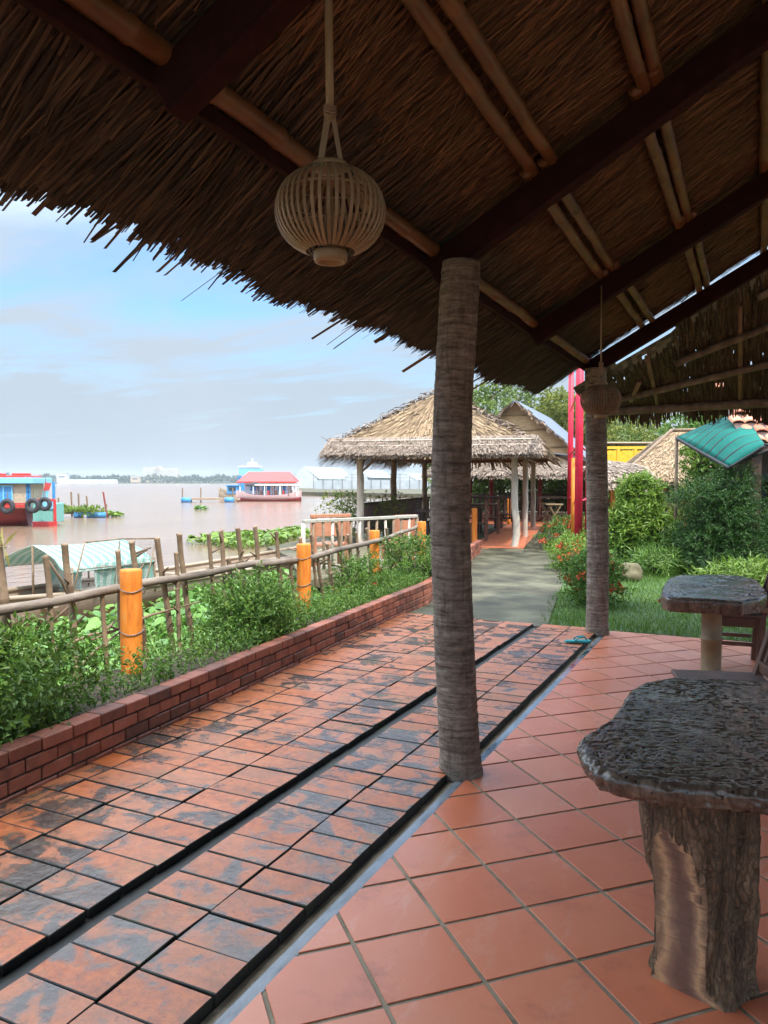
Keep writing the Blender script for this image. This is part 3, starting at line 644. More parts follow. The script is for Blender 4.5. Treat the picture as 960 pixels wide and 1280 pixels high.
blades(5200, -1.62, -1.25, .18, .011, (.015, .06), .12, tipj=.06)
blades(16, -1.9, -1.75, -.03, .007, (.0, .12), .25, tipj=.04)
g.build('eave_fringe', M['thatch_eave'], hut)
g = MB()
g.slab([(RID, y0, tz(RID)+.003), (RID, y1, tz(RID)+.003), (5.5, y1, tz(RID)-(5.5-RID)*RS), (5.5, y0, tz(RID)-(5.5-RID)*RS)], .14)
strands(g, (5.5, y0, tz(RID)-(5.5-RID)*RS), UU, (RID-5.5, 0, (5.5-RID)*RS), (RS/sl, 0, 1/sl), 9000, .5, .02, tilt=.04, below=True)
g.tube([(RID, y0, tz(RID)+.16), (RID, y1, tz(RID)+.16)], .14, 10)
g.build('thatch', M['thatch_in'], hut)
# hipped end beyond the gable: battens, thatch and fringe
hp = MB(); ye, ze, yr = 9.35, 2.36, 7.98; zr = 3.62
def hipx(t): return -1.85+(t)*(.42+1.85)
def htop(x): return np.minimum(3.6, 2.95+RS*(np.asarray(x, float)+1.0)-.07)-np.where(np.asarray(x) < -.72, .02, 0)
def hpt(x, t):
    zt = htop(x); yt = np.where(zt > 2.4, yr+.05, ye-.3); return np.stack([x, ye+(yt-ye)*t, ze+(np.maximum(zt, 2.42)-ze)*t], -1)
nx, nt_ = 150, 22
for i in range(nx):
    for j in range(nt_):
        if rnd.random() < .03 and j < 19: continue
        xa, xb = -1.7+7*i/nx, -1.7+7*(i+1)/nx; q = hpt(np.array([xa, xb, xb, xa]), np.array([j, j, j+1, j+1])/nt_)
        if -1.30 < xa < -.74 and j > 20: continue
        hp.add(q.tolist(), [(0, 1, 2, 3)])
n = 9000; t_ = R.random(n); x_ = R.uniform(-1.7, 5.3, n); k = ~((x_ > -1.34) & (x_ < -.74) & (t_ > .84)); t_, x_ = t_[k], x_[k]; n = len(x_)
P = hpt(x_, t_); B = hpt(x_+R.normal(size=n)*.02, np.maximum(t_-R.uniform(.1, .25, n), -.03)); P[:, 1] -= R.uniform(0, .03, n); P[:, 2] -= .01; B[:, 1] -= R.uniform(.01, .05, n); B[:, 2] -= .015
w_ = R.uniform(.008, .02, n); sx = np.array([[1, 0, 0]])
hp.arr(np.stack([P-sx*(w_*.5)[:, None], P+sx*(w_*.5)[:, None], B+sx*(w_*.35)[:, None], B-sx*(w_*.35)[:, None]], 1), 4)
n = 2300; x_ = R.uniform(-1.75, 5.4, n); pk = np.array([mn.noise(Vector((a*3.1, 0, 0))) for a in x_]); P = np.stack([x_, np.full(n, ye-.12), np.full(n, ze+.12)], 1)+R.normal(size=(n, 3))*.015
ln = .26+.16*pk+R.uniform(-.06, .1, n); B = P+np.stack([R.normal(size=n)*.025, .4*ln, -.9*ln], 1); w_ = R.uniform(.01, .026, n)
hp.arr(np.stack([P-sx*(w_*.5)[:, None], P+sx*(w_*.5)[:, None], B+sx*(w_*.3)[:, None], B-sx*(w_*.3)[:, None]], 1), 4)
hp.build('hip_thatch', mk('old_leaf_thatch', [(.1, (.018, .011, .007)), (.5, (.06, .040, .022)), (1, (.15, .11, .06))], scale=8, rough=.9, isl=.7, bstr=.2, trans=.08), hut)
for t_, xl in ((.03, -1.6), (.34, -1.35), (.62, -.75), (.86, .0)):
    g = MB(); a_ = hpt(np.array([xl]), np.array([t_]))[0]; b_ = hpt(np.array([5.2]), np.array([t_]))[0]; pts = [hpt(np.array([q]), np.array([t_]))[0]-np.array([0, .05, .05]) for q in np.linspace(xl, 5.2, 40)]
    g.tube(pts, .05 if t_ < .1 else .038, 9, jit=.05); g.build('batten', M['log'], hut, True)
for x in (-1.0, -.15, .75, 1.9, 3.1):
    g = MB(); g.tube([hpt(np.array([x]), np.array([q]))[0]-np.array([0, .02, .02]) for q in (0, .3, .6, .85)], .024, 7); g.build('hip_pole', M['stake'], hut, True)
g = MB(); g.tube([(-1.25, 8.95, 2.40), (-1.12, 8.6, 2.56)], .025, 7); g.build('brace', M['stake'], hut, True)
hut_post = MB(); hut_post.tube([(5.0, 9.3, -.03), (5.0, 9.3, 2.4)], .06, 8); hut_post.build('post', M['stake'], hut, True)

# ------------------------------------------------------------------ lanterns
def lantern(x, y, zc, ztop, label, far=False):
    t = thing('bamboo_lantern', label, 'lantern', (x, y, zc), 0, 'bamboo lanterns hanging under the thatch')
    mt = M['bamboo_pale'] if not far else M['stake']; rx, rzv = .133, .103  # far cage takes darker bamboo, its shade put into the colour
    g = MB(); n = 46
    for i in range(n):
        a = 2*PI*i/n+rnd.uniform(-.012, .012); pts = []
        for k in range(15):
            ph = -1.22+2.44*k/14
            r = .012+rx*math.cos(ph)**.85; z = rzv*math.sin(ph)*1.06
            pts.append((r, z))
        ca, sa = math.cos(a), math.sin(a); hw = .0042
        vs = []
        for r, z in pts:
            for dr, dw in ((0, -hw), (0, hw), (-.003, hw), (-.003, -hw)):
                vs.append((x+(r+dr)*ca-dw*sa, y+(r+dr)*sa+dw*ca, zc+z))
        fs = [(4*k+j, 4*k+(j+1) % 4, 4*k+4+(j+1) % 4, 4*k+4+j) for k in range(14) for j in range(4)]
        g.add(vs, fs)
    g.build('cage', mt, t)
    for z, r, th in ((.035, rx*1.0, .003), (.075, rx*.80, .003), (-.05, rx*.9, .002)):
        g = MB(); g.tube([(x+r*math.cos(2*PI*i/40), y+r*math.sin(2*PI*i/40), zc+z) for i in range(41)], th, 6, cap=False); g.build('hoop', M['bamboo_pale'], t, True)
    g = MB(); g.lathe([(.028, -.104), (.041, -.100), (.045, -.106), (.044, -.122), (.041, -.129), (.032, -.130), (.028, -.122)], (x, y, zc), 28); g.build('bottom_ring', M['bamboo_pale'], t, True)
    g = MB(); g.lathe([(.035, .108), (.046, .11), (.046, .122), (.035, .124)], (x, y, zc), 24); g.build('top_ring', M['bamboo_pale'], t, True)
    g = MB(); zk = zc+.255
    g.beam((x-.028*cy_, y-.028*sy_, zc+.112), (x-.004*cy_, y-.004*sy_, zk), .016, .006, (-sy_, cy_, 0)); g.beam((x+.03*cy_, y+.03*sy_, zc+.112), (x+.006*cy_, y+.006*sy_, zk), .012, .006, (-sy_, cy_, 0))
    g.build('hanger', M['bamboo_pale'], t)
    g = MB(); g.tube([(x, y, zk-.02), (x-.003, y, zk+.2), (x-.004, y, ztop)], [.011, .0105, .010] if not far else [.006, .006, .005], 9); g.build('hanging_pole', M['bamboo_pale'], t, True)
    g = MB()
    for k in range(4): g.tube([(x+.014*math.cos(a), y+.014*math.sin(a), zk-.01+.007*k+.004*math.sin(a*2)) for a in np.linspace(0, 2*PI, 13)], .0035, 5, cap=False)
    g.build('binding', M['stake'], t, True)
L1 = D(413, 265, 2.03); lantern(L1.x, L1.y, L1.z, rz(-1.0)-.02, 'pale woven bamboo lantern hanging nearest, below the eave rafter')
L2 = D(751, 500, 5.55); lantern(L2.x, L2.y, L2.z, rz(-1.0)-.05, 'small shade-toned bamboo lantern hanging in front of the far palm pillar', True)

# ------------------------------------------------------------------ tables and chairs on the floor
def fbm(x, y, z=0.0): return mn.fractal(Vector((x, y, z)), .8, 2.1, 5)
def slab_top(c, outline, z, th, par, na=420, nr=95, pit=.010, seed=0):
    g = MB(); c = Vector(c); k = len(outline)
    ang = [math.atan2(p[1]-c.y, p[0]-c.x) % (2*PI) for p in outline]; rad = [math.hypot(p[0]-c.x, p[1]-c.y) for p in outline]
    order = sorted(range(k), key=lambda i: ang[i]); A = [ang[i] for i in order]; Q = [outline[i] for i in order]
    A = [A[-1]-2*PI]+A+[A[0]+2*PI]; Q = [Q[-1]]+Q+[Q[0]]
    vs = []
    def edge(t):
        for i in range(len(A)-1):
            if A[i] <= t <= A[i+1]:
                p, q = Q[i], Q[i+1]; dx, dy = q[0]-p[0], q[1]-p[1]; ct, st = math.cos(t), math.sin(t)
                den = ct*dy-st*dx
                r = ((p[0]-c.x)*dy-(p[1]-c.y)*dx)/den; return r
        return rad[0]
    E = [edge(2*PI*j/na) for j in range(na)]
    E = [sum(E[(j+o) % na] for o in range(-1, 2))/3 for j in range(na)]
    E = [e*(1+.012*mn.noise(Vector((j*.11, seed, 0)))+.010*mn.noise(Vector((j*.4, seed, 5)))) for j, e in enumerate(E)]
    for i in range(nr+1):
        s = (i/nr)**.8
        for j in range(na):
            t = 2*PI*j/na; r = E[j]*s; x, y = c.x+r*math.cos(t), c.y+r*math.sin(t)
            u_, v_ = x*cy_+y*sy_, -x*sy_+y*cy_; n1 = mn.noise(Vector((u_*30, v_*85, seed+.3))); n2 = mn.noise(Vector((u_*75+3, v_*90, seed+7)))
            mk_ = min(1, max(.3, mn.noise(Vector((x*3.1, y*3.1, seed+4)))*2.2+.5+max(0, s-.8)*2)); n3 = mn.noise(Vector((u_*9, v_*120, seed+11)))
            p = (max(0, n1-.27)*2.2+max(0, n2-.36)*2.0)*pit*mk_+max(0, n3-.42)*.9*pit
            edge_d = max(0, (s-.965)/.035); zz = z-min(p, pit*1.6)-.016*edge_d**2+.004*mn.noise(Vector((x*5, y*5, seed)))
            vs.append((x, y, zz))
    top = (nr+1)*na
    fs = [(i*na+j, (i+1)*na+j, (i+1)*na+(j+1) % na, i*na+(j+1) % na) for i in range(1, nr) for j in range(na)]
    fs += [tuple(na+j for j in range(na))]
    rows = 9
    for i in range(1, rows+1):
        s = i/rows
        for j in range(na):
            t = 2*PI*j/na
            x0, y0 = E[j]*math.cos(t), E[j]*math.sin(t); wv = mn.noise(Vector((x0*55, y0*55, s*4+seed))); hole = max(0, wv-.25)*.035
            r = E[j]*(1+.004-.03*s*s)-hole-.004*mn.noise(Vector((j*.7, s*9, 2)))
            vs.append((c.x+r*math.cos(t), c.y+r*math.sin(t), z-.016-(th-.016)*s))
    for i in range(rows):
        a = nr*na if i == 0 else top+(i-1)*na; b = top+i*na
        fs += [(a+j, b+j, b+(j+1) % na, a+(j+1) % na) for j in range(na)]
    fs += [tuple(top+(rows-1)*na+j for j in range(na))[::-1]]
    # drop unused inner rings index shift: keep ring 0 as plain points
    g.add(vs, fs); return g.build('tabletop', M['slab'], par, True)
T1 = thing('driftwood_table', 'near table of dark pitted wood slab on a bark trunk base', 'table', (0, 2.5, 0))
out1 = [tuple(G(px, py, .66))[:2] for px, py in ((723, 929), (728, 945), (744, 960), (762, 967), (822, 979), (890, 984), (955, 990))]+[(.3, 2.30), (.55, 2.45), (.70, 2.9), (.62, 3.35), (.4, 3.56)]+[tuple(G(px, py, .66))[:2] for px, py in ((960, 851), (905, 848), (838, 846), (806, 851), (788, 860), (776, 880), (762, 897), (738, 912), (728, 918))]
slab_top((.1, 2.85, 0), out1, .66, .068, T1, 560, 130, pit=.015, seed=1)
def trunk_base(par, cx, cy, r, h, th_f):
    g = MB(); na, nz = 230, 190; vs = []; mi = []; rim = []
    def rr(t, s):
        p = Vector((math.cos(t)*1.6, math.sin(t)*1.6, s*1.2)); b = r*(1+.13*math.sin(2*t+.6)+.10*mn.noise(p)+.05*math.sin(5*t+3*s))
        b *= 1.0+.06*(s-.5)+.10*max(0, .12-s)/.12
        b += .012*fbm(math.cos(t)*6, math.sin(t)*6, s*2.2)+.004*mn.noise(Vector((t*14, s*9, 1)))
        return b
    for i in range(nz+1):
        s = i/nz
        for j in range(na):
            t = 2*PI*j/na; b = rr(t, s)
            dd = (t-th_f+PI) % (2*PI)-PI
            pl = r*(.70+.46*s*s+.035*math.sin(s*9)) if s < .97 else 9
            k = 0; c = math.cos(dd)
            if c > .3 and b*c > pl: b2 = pl/c; k = 1; b = b2
            vs.append((cx+b*math.cos(t), cy+b*math.sin(t), -.002+h*s)); mi.append(k)
    fs = []; mm = []
    for i in range(nz):
        for j in range(na):
            f = (i*na+j, i*na+(j+1) % na, (i+1)*na+(j+1) % na, (i+1)*na+j)
            k = sum(mi[q] for q in f); fs.append(f); mm.append(1 if k >= 3 else 0)
    for f, m in zip(fs, mm): pass
    keep = [f for f, m in zip(fs, mm) if m == 0]; cut = [f for f, m in zip(fs, mm) if m == 1]
    g.add(vs, keep+[tuple(range(nz*na, nz*na+na))]); tr = g.build('trunk_base', M['trunk'], par, True)
    g2 = MB(); used = sorted({q for f in cut for q in f}); mp = {q: i for i, q in enumerate(used)}
    g2.add([vs[q] for q in used], [tuple(mp[q] for q in f) for f in cut])
    cf = g2.build('sawn_face', M['cut'], par, True)
    # distance to the rim, for sapwood round the heartwood
    at = cf.data.attributes.new('rim', 'FLOAT', 'POINT'); vals = []
    for q in used:
        i, j = divmod(q, na); k = 0
        while k < 70 and mi[i*na+(j+k) % na] and mi[i*na+(j-k) % na]: k += 1
        wd = sum(mi[i*na:(i+1)*na]); vals.append(1-min(1, 2*k/max(wd, 1)))
    at.data.foreach_set('value', vals)
    return tr
trunk_base(T1, -.112, 2.44, .128, .60, math.radians(250))
g = MB(); g.tube([(-.235, 2.53, 0.20), (-.255, 2.53, .3), (-.265, 2.54, .45), (-.26, 2.54, .6)], [.01, .04, .052, .06], 14, jit=.12); g.build('side_root', M['trunk'], T1, True)
g = MB(); g.tube([(.4, 3.1, 0), (.4, 3.1, .6)], [.13, .12], 20, jit=.06); g.build('rear_trunk', M['trunk'], T1, True)

T2 = thing('slab_table', 'far table of pitted dark wood slab on a single bamboo leg', 'table', (-.27, 6.5, 0))
c2 = D(890, 738, 6.02)
out2 = [tuple(G(px, py, .665))[:2] for px, py in ((826, 742), (829, 731), (836, 722), (850, 718.5), (890, 717.5), (925, 718.5), (945, 724), (957, 735), (959, 743), (950, 747), (925, 751), (890, 749), (850, 747), (835, 746))]
ctr = (sum(p[0] for p in out2)/len(out2), sum(p[1] for p in out2)/len(out2), 0)
slab_top(ctr, out2, .665, .11, T2, 300, 60, .014, 4)
gb = G(888, 842)
g = MB(); bamboo(g, (gb.x, gb.y+.06, 0), (gb.x, gb.y+.06, .54), .078, 24, .3, 0); g.build('leg', M['bamboo_pale'], T2, True)
u2 = Vector((cy_, sy_, 0))
for k in (-.30, .2):
    g = MB(); p = Vector((gb.x, gb.y+.06, .538))+Vector((-sy_, cy_, 0))*k; bamboo(g, p-u2*.35, p+u2*.36, .017, 8); g.build('under_rail', M['bamboo_pale'], T2, True)

def make_chair(name, label, m):
    t = thing(name, label, 'chair', (0, 0, 0), 0, 'dark wooden chairs on the tiled floor')
    # local: sitter faces -x, backrest on +x side
    g = MB(); g.box((-.02, 0, .43), (.46, .46, .026)); g.build('seat', mk('dusty_seat_board', [(.3, (.13, .085, .07)), (.7, (.24, .165, .14))], 8, rough=.6, bstr=.2), t, False, .004)
    for s in (-1, 1):
        g = MB(); g.box((-.20, s*.19, .208), (.05, .05, .416)); g.build('leg', m, t, False, .004)
        g = MB(); g.beam((.17, s*.20, 0), (.19, s*.20, .416), .05, .05, (1, 0, 0)); g.beam((.19, s*.20, .41), (.36, s*.20, .98), .05, .045, (1, 0, 0)); g.build('back_post', m, t, False, .004)
        g = MB(); g.box((-.015, s*.195, .375), (.32, .028, .075)); g.build('apron', m, t, False, .003)
        g = MB(); g.box((-.015, s*.195, .2), (.32, .024, .03)); g.build('stretcher', m, t, False, .003)
    g = MB(); g.box((-.20, 0, .375), (.028, .33, .075)); g.build('apron', m, t, False, .003)
    for k in range(5):
        y = -.14+.07*k; g = MB(); g.beam((.215, y, .50), (.34, y, .92), .04, .014, (1, 0, 0)); g.build('back_slat', m, t, False, .003)
    for z0, x0 in ((.49, .213), (.93, .343)):
        g = MB(); g.box((x0, 0, z0), (.03, .36, .06)); g.build('back_rail', m, t, False, .003)
    return t
ch = make_chair('wooden_chair', 'dark wooden chair tucked beyond the near driftwood table', M['brownwood'])
ch.location = (-.10, 4.42, 0); ch.rotation_euler = (0, 0, math.radians(16))
x, y = XY(921, 6.3); dup(ch, (x, y, 0), math.radians(5), 'dark wooden chair with dusty seat behind the bamboo legged table')

t = thing('flip_flop', 'teal rubber flip flop left on the brick path edge', 'sandal', tuple(G(720, 803, .031)))
sg = G(722, 803, .031); e1 = Vector((cy_, sy_, 0)); e2 = Vector((-sy_, cy_, 0)); g = MB()
prof = [(-.12, .0), (-.11, .025), (-.05, .033), (.02, .036), (.08, .045), (.115, .03), (.125, 0), (.115, -.03), (.08, -.043), (.02, -.036), (-.05, -.03), (-.11, -.022)]
g.prism([tuple((sg+e1*a+e2*b)[:2]) for a, b in prof], .033, .052); g.build('sole', M['teal_rubber'], t, False, .004)
g = MB()
for s in (-1, 1): g.tube([sg+e1*.085+Vector((0, 0, .02)), sg+e1*.06+e2*(s*.02)+Vector((0, 0, .055)), sg+e1*.0+e2*(s*.034)+Vector((0, 0, .05)), sg-e1*.03+e2*(s*.034)+Vector((0, 0, .02))], .007, 7)
g.build('strap', M['teal_rubber'], t, True)

# ------------------------------------------------------------------ fence, posts
def fx(y): return float(np.interp(y, [-3, 4, 6.8, 9.2, 13, 16], [-3.95, -4.08, -4.2, -4.52, -5.45, -6.0]))
def onfence(px, py):
    lo, hi = 1.0, 60.0
    for _ in range(60):
        m = (lo+hi)/2; p = D(px, py, m)
        if p.x > fx(p.y): lo = m
        else: hi = m
    return D(px, py, lo)
fence = thing('stick_fence', 'rustic riverside fence of bamboo stakes and log rails', 'fence', (-4.1, 5, .1))
stk = [((3, 680), (18, 790), .045), ((87, 680), (107, 862), .036), ((123, 737), (132, 850), .027), ((170, 677), (191, 822), .034), ((202, 672), (225, 820), .036), ((230, 667), (247, 802), .036), ((257, 667), (270, 804), .028),
       ((302, 660), (312, 730), .036), ((323, 658), (330, 725), .034), ((291, 699), (295, 730), .034), ((359, 701), (366, 744), .03), ((346, 707), (350, 745), .03), ((394, 696), (402, 742), .03), ((406, 679), (413, 738), .03), ((417, 652), (428, 722), .028), ((442, 665), (447, 720), .026), ((455, 660), (462, 715), .026), ((385, 668), (392, 720), .026), ((480, 660), (486, 705), .026), ((500, 662), (504, 700), .026),
       ((52, 694), (64, 822), .030), ((143, 688), (152, 832), .028), ((216, 690), (222, 806), .027), ((281, 663), (290, 780), .032), ((342, 664), (348, 742), .030), ((372, 672), (376, 738), .028), ((432, 668), (438, 716), .026)]
for a, b, r in stk:
    p, q = onfence(*b), onfence(*a); p.z -= .12; g = MB()
    off = Vector((-.045 if r > .03 else .03, 0, 0)); p += off; q += off
    bamboo(g, p, q, r*.72, 9, .28, .008, .88)
    for _ in range(rnd.randint(1, 3)):
        s = p.lerp(q, rnd.uniform(.35, .97)); a_ = rnd.uniform(0, 6.28); ln = rnd.uniform(.06, .14)
        e = s+Vector((math.cos(a_)*ln, math.sin(a_)*ln, rnd.uniform(.03, .1))); g.tube([s, e], [.011, .006], 5)
    g.build('stake', M['stake'], fence, True)
for z, r, off, ya, yb, mt in ((.735, .034, .03, -1, 6.5, 'log'), (.72, .030, .045, 5.8, 12.9, 'log')):
    g = MB(); pts = []; n = 26
    for i in range(n+1):
        y = ya+(yb-ya)*i/n; pts.append(Vector((fx(y)+off+.02*mn.noise(Vector((y, 0, 0))), y, z+.035*mn.noise(Vector((y*.8, 3, 0))))))
    g.tube(pts, [r*(1.08-.2*i/n+.08*mn.noise(Vector((i*.9, 0, 2)))) for i in range(n+1)], 11, jit=.05); g.build('rail', M[mt], fence, True)
for a, b in (((60, 815), (160, 785)), ((115, 800), (250, 752)), ((90, 845), (150, 790)), ((330, 712), (420, 700)), ((60, 700), (92, 760)), ((372, 700), (450, 716))):
    g = MB(); p, q = onfence(*a), onfence(*b); m_ = p.lerp(q, .5)+Vector((0, 0, .03)); g.tube([p, m_, q], [.008, .010, .005], 6); g.build('twig', M['stake'], fence, True)
ops = [((165, 836), 712, .074, 'nearest orange painted post, wired to the stick fence'), ((380, 762), 680, .072, 'second orange painted post, beside the rounded green bush'), ((468, 724), 663, .068, 'third orange painted post, rising from weeds near the terrace railing'),
       ((527, 703), 652, .066, 'orange painted post half hidden just left of the near palm pillar'), ((593, 682), 635, .066, 'orange painted post just right of the near palm pillar'), ((636, 656), 622, .062, 'small distant orange post inside the thatched pavilion')]
for i, ((px, py), ty, r, lab) in enumerate(ops):
    z0 = .2 if i < 4 else 0.0
    p = G(px, py, z0); d = (p.x*-sy_+p.y*cy_); zt = H+(602-ty)/F*d
    t = thing('orange_post', lab, 'post', (p.x, p.y, z0), 0, 'orange painted posts')
    g = MB(); k = 26; zs = [z0-.15]+list(np.linspace(z0, zt-.012, 9))+[zt]
    g.tube([(p.x+.004*mn.noise(Vector((z*4, i, 0))), p.y, z) for z in zs], [r*(1+.03*mn.noise(Vector((z*6, i, 3)))) for z in zs[:-1]]+[r*.93], k, jit=.015); g.build('shaft', M['orange'], t, True)
    if i < 3:
        for zz in (zt-.14, z0+.26):
            g = MB(); g.tube([(p.x+(r+.006)*math.cos(a), p.y+(r+.006)*math.sin(a), zz+.012*math.sin(a*2+i)) for a in np.linspace(0, 2*PI, 25)], .0035, 5, cap=False); g.build('wire', M['wire'], t, True)

# ------------------------------------------------------------------ planting of the bed
bush('clipped_shrub', 'dark glossy leaved shrub at the near end of the planting bed', (-3.60, 2.55, .40), (.34, .46, .27), M['leaf_dark'], 700, 10, .05, .022, seed=1, lobes=[((0, .1, 0), 1), ((.02, -.45, 0), .9)])
bush('clipped_shrub', 'rounded bright green shrub against the middle of the low wall', (-3.70, 5.12, .40), (.22, .32, .21), M['leaf_mid'], 500, 10, .042, .018, seed=4, lobes=[((0, 0, 0), 1), ((-.02, .30, -.06), .7)])
bush('flowering_shrub', 'small leafy shrub with orange flowers beside the third orange post', (-4.1, 7.9, .34), (.26, .36, .18), M['leaf_mid'], 340, 9, .05, .018, seed=6, flowers=9)
bush('flowering_shrub', 'dark shrub at the far end of the low wall near the pillar', (-4.05, 9.35, .44), (.34, .45, .27), M['leaf_dark'], 420, 9, .05, .022, seed=8, flowers=5)
# low weeds: one mass
n = 2600; y = R.uniform(1.0, 13.5, n); wx = wallx(y); x = wx-.1-R.random(n)**1.3*.62; zb = .2+.0*y
hgt = .02+.09*np.clip(np.array([mn.noise(Vector((a*1.3, b*1.3, 9))) for a, b in zip(x, y)])+.55, .05, 1.2)
P = np.stack([x, y, zb+hgt*R.random(n)], 1); g = MB(); A = unit(np.stack([R.normal(size=n)*.3, R.normal(size=n)*.3, np.ones(n)], 1))
sprigs(g, P, A, 7, .036, .018)
n = 2600; y = R.uniform(6.2, 13, n); x = wallx(y)-.1-R.random(n)*.5; B0 = np.stack([x, y, np.full(n, .19)], 1); hh = R.uniform(.08, .22, n)
T = B0+np.stack([R.normal(size=n)*.05, R.normal(size=n)*.05, hh], 1); sd = unit(rdir(n)*np.array([1, 1, 0]))*.004
g.arr(np.stack([B0-sd, B0+sd, T], 1), 3, 1)
tag(g.build('ground_cover', [M['leaf_mid'], M['blade']]), 'low weeds and grass spilling over the bed behind the wall', 'weeds', None, 'stuff')
# sprout on the left stake
t = thing('sprout', 'dry yellow sprout growing beside the leftmost bamboo stake', 'plant', tuple(onfence(3, 690))); p = np.array(onfence(4, 684)); g = MB()
k = 10; leaves(g, np.repeat(p[None], k, 0), rdir(k, .7), rdir(k), np.full(k, .13), np.full(k, .022)); g.build('blade', M['leaf_dry'], t)
# water hyacinth mass between fence and boat
def hyacinth(g, P, size, stalk=True):
    n = len(P); k = 9; ax = unit(np.stack([R.normal(size=n)*.55, R.normal(size=n)*.55, np.ones(n)], 1)); s1 = unit(np.cross(ax, rdir(n))); s2 = np.cross(ax, s1); rr = size*R.uniform(.6, 1.2, n)
    ring = [P+(s1*math.cos(2*PI*i/k)*(1.15 if i == 0 else 1)+s2*math.sin(2*PI*i/k)*.85)*rr[:, None]+ax*(rr*.22)[:, None]*(1 if i % 3 else .4) for i in range(k)]
    g.arr(np.stack(ring, 1), k)
    if stalk:
        b = P-np.stack([R.normal(size=n)*.05, R.normal(size=n)*.05, R.uniform(.12, .3, n)], 1); w = s1*.007; g.arr(np.stack([b-w, b+w, P+w, P-w], 1), 4)
n = 5200; y = R.uniform(.5, 12.5, n); x = np.array([fx(a) for a in y])-.1-R.random(n)*3.6
k = x > -8.35+.0*y; x, y = x[k], y[k]
hz = np.array([mn.noise(Vector((a*.9, b*.9, 4))) for a, b in zip(x, y)])
z = -.36+.2*hz+R.uniform(-.12, .16, len(x))+np.clip((x+5.2)*.28, 0, .30)
g = MB(); hyacinth(g, np.stack([x, y, z], 1), .072)
n = 900; y2 = R.uniform(1, 12, n); x2 = np.array([fx(a) for a in y2])-.15-R.random(n)*2.5; P = np.stack([x2, y2, np.full(n, -.3)+np.clip((x2+5.2)*.28, 0, .3)], 1); sprigs(g, P, unit(np.tile(np.array([[0, 0, 1.]]), (n, 1))+rdir(n)*.3), 5, .1, .03)
tag(g.build('water_hyacinth_mass', M['leaf_hya']), 'thick bed of water hyacinth between the fence and the sampan', 'water hyacinth', None, 'stuff')
def floating(label, px, d, rx, ry, n, size=.085, mat='leaf_hya', h=.25):
    cx, cy = XY(px, d); t = thing('floating_hyacinth', label, 'water hyacinth', (cx, cy, WZ), 0, 'hyacinth rafts drifting on the river')
    a = R.random(n)*2*PI; r = np.sqrt(R.random(n)); lm = 1+.3*np.sin(a*3+px); X = np.cos(a)*r*rx*lm; Yv = np.sin(a)*r*ry*lm
    ca, sa = math.cos(YAW), math.sin(YAW)
    g = MB(); hyacinth(g, np.stack([cx+X, cy+Yv, WZ+.06+R.random(n)*h*(1-r*.4)], 1), size)
    o = g.build('leaf', M[mat], t)
    return t
floating('largest raft of green water hyacinth drifting beyond the fence', 318, 26.5, 1.55, 2.6, 900, .1, 'leaf_bright', .35)
floating('small hyacinth raft beside the terrace railing', 366, 31, .5, .8, 150, .09, 'leaf_bright')
floating('tiny lone hyacinth plant in open water', 251, 57, .5, .5, 60, .12, 'leaf_hya', .3)
floating('hyacinth clump at the right tip of the stick raft', 138, 45.5, .65, .5, 160, .11, 'leaf_bright', .3)

# ------------------------------------------------------------------ boats
SZ = lambda px, d: px*d/F
def hull(g, L, B, Hh, z0, bow=.9, n=24, sheer=.35, mi=0, deck_mi=None, x0=0.0, flare=.72):
    """plan: x from -L/2 to L/2, pointed ends where bow>0"""
    vs = []; m = 9
    for i in range(n+1):
        s = i/n*2-1; wd = B/2*max(.03, (1-abs(s)**2.6*bow)); kz = sheer*abs(s)**2.4
        for j in range(m):
            a = -1+2*j/(m-1); yy = wd*(flare+(1-flare)*abs(a)**.5)*(1 if a > 0 else -1)*min(1, abs(a)*1.6); zz = z0+(Hh+kz)*max(0, (abs(a)-.35)/.65)**.8 - (.0 if abs(a) > .3 else .02)
            vs.append((x0+s*L/2, yy, zz+kz*.4*(1-abs(a))))
    fs = [(i*m+j, i*m+j+1, (i+1)*m+j+1, (i+1)*m+j) for i in range(n) for j in range(m-1)]
    fs += [tuple(range(m)), tuple(range(n*m+m-1, n*m-1, -1))]
    g.add(vs, fs, mi)
    if deck_mi is not None:
        dv = []
        for i in range(n+1):
            s = i/n*2-1; wd = B/2*max(.03, (1-abs(s)**2.6*bow))*.93; kz = sheer*abs(s)**2.4
            dv += [(x0+s*L/2, -wd, z0+(Hh+kz)*.82), (x0+s*L/2, wd, z0+(Hh+kz)*.82)]
        g.add(dv, [(2*i, 2*i+1, 2*i+3, 2*i+2) for i in range(n)], deck_mi)
# sampan with striped tarp
sx_, sy2 = -9.05, 10.9
t = thing('sampan', 'old wooden sampan with plank hull moored behind the fence', 'boat', (sx_, sy2, WZ), 0)
g = MB(); hull(g, 10.6, 1.5, .46, WZ, .95, 30, .18, 0, 0)
g.v = [(sx_-b, sy2+a, c) for a, b, c in g.v]
for i in range(26):
    y = sy2-4.6+i*.36; g.box((sx_+.60*max(.2, 1-abs((y-sy2)/5.3)**2.6*.95)+.03, y, WZ+.33), (.04, .05, .34))
g.build('hull', M['planks'], t, True)
for s in (-1, 1):
    g = MB(); pts = []
    for i in range(25):
        q = i/24*2-1; wd = .75*max(.03, 1-abs(q)**2.6*.95); pts.append((sx_+s*wd, sy2+q*5.3, WZ+.46+.18*abs(q)**2.4+.03))
    g.tube(pts, .035, 6); g.build('gunwale', M['planks'], t, True)
for i in range(7): g = MB(); g.box((sx_, sy2-3.6+i*1.2, WZ+.42), (1.25, .16, .03)); g.build('thwart', M['planks'], t)
tp_ = thing('tarp_canopy', 'green striped tarpaulin shelter pitched on the sampan', 'tarp', (sx_, 8.3, -.1)); g = MB()
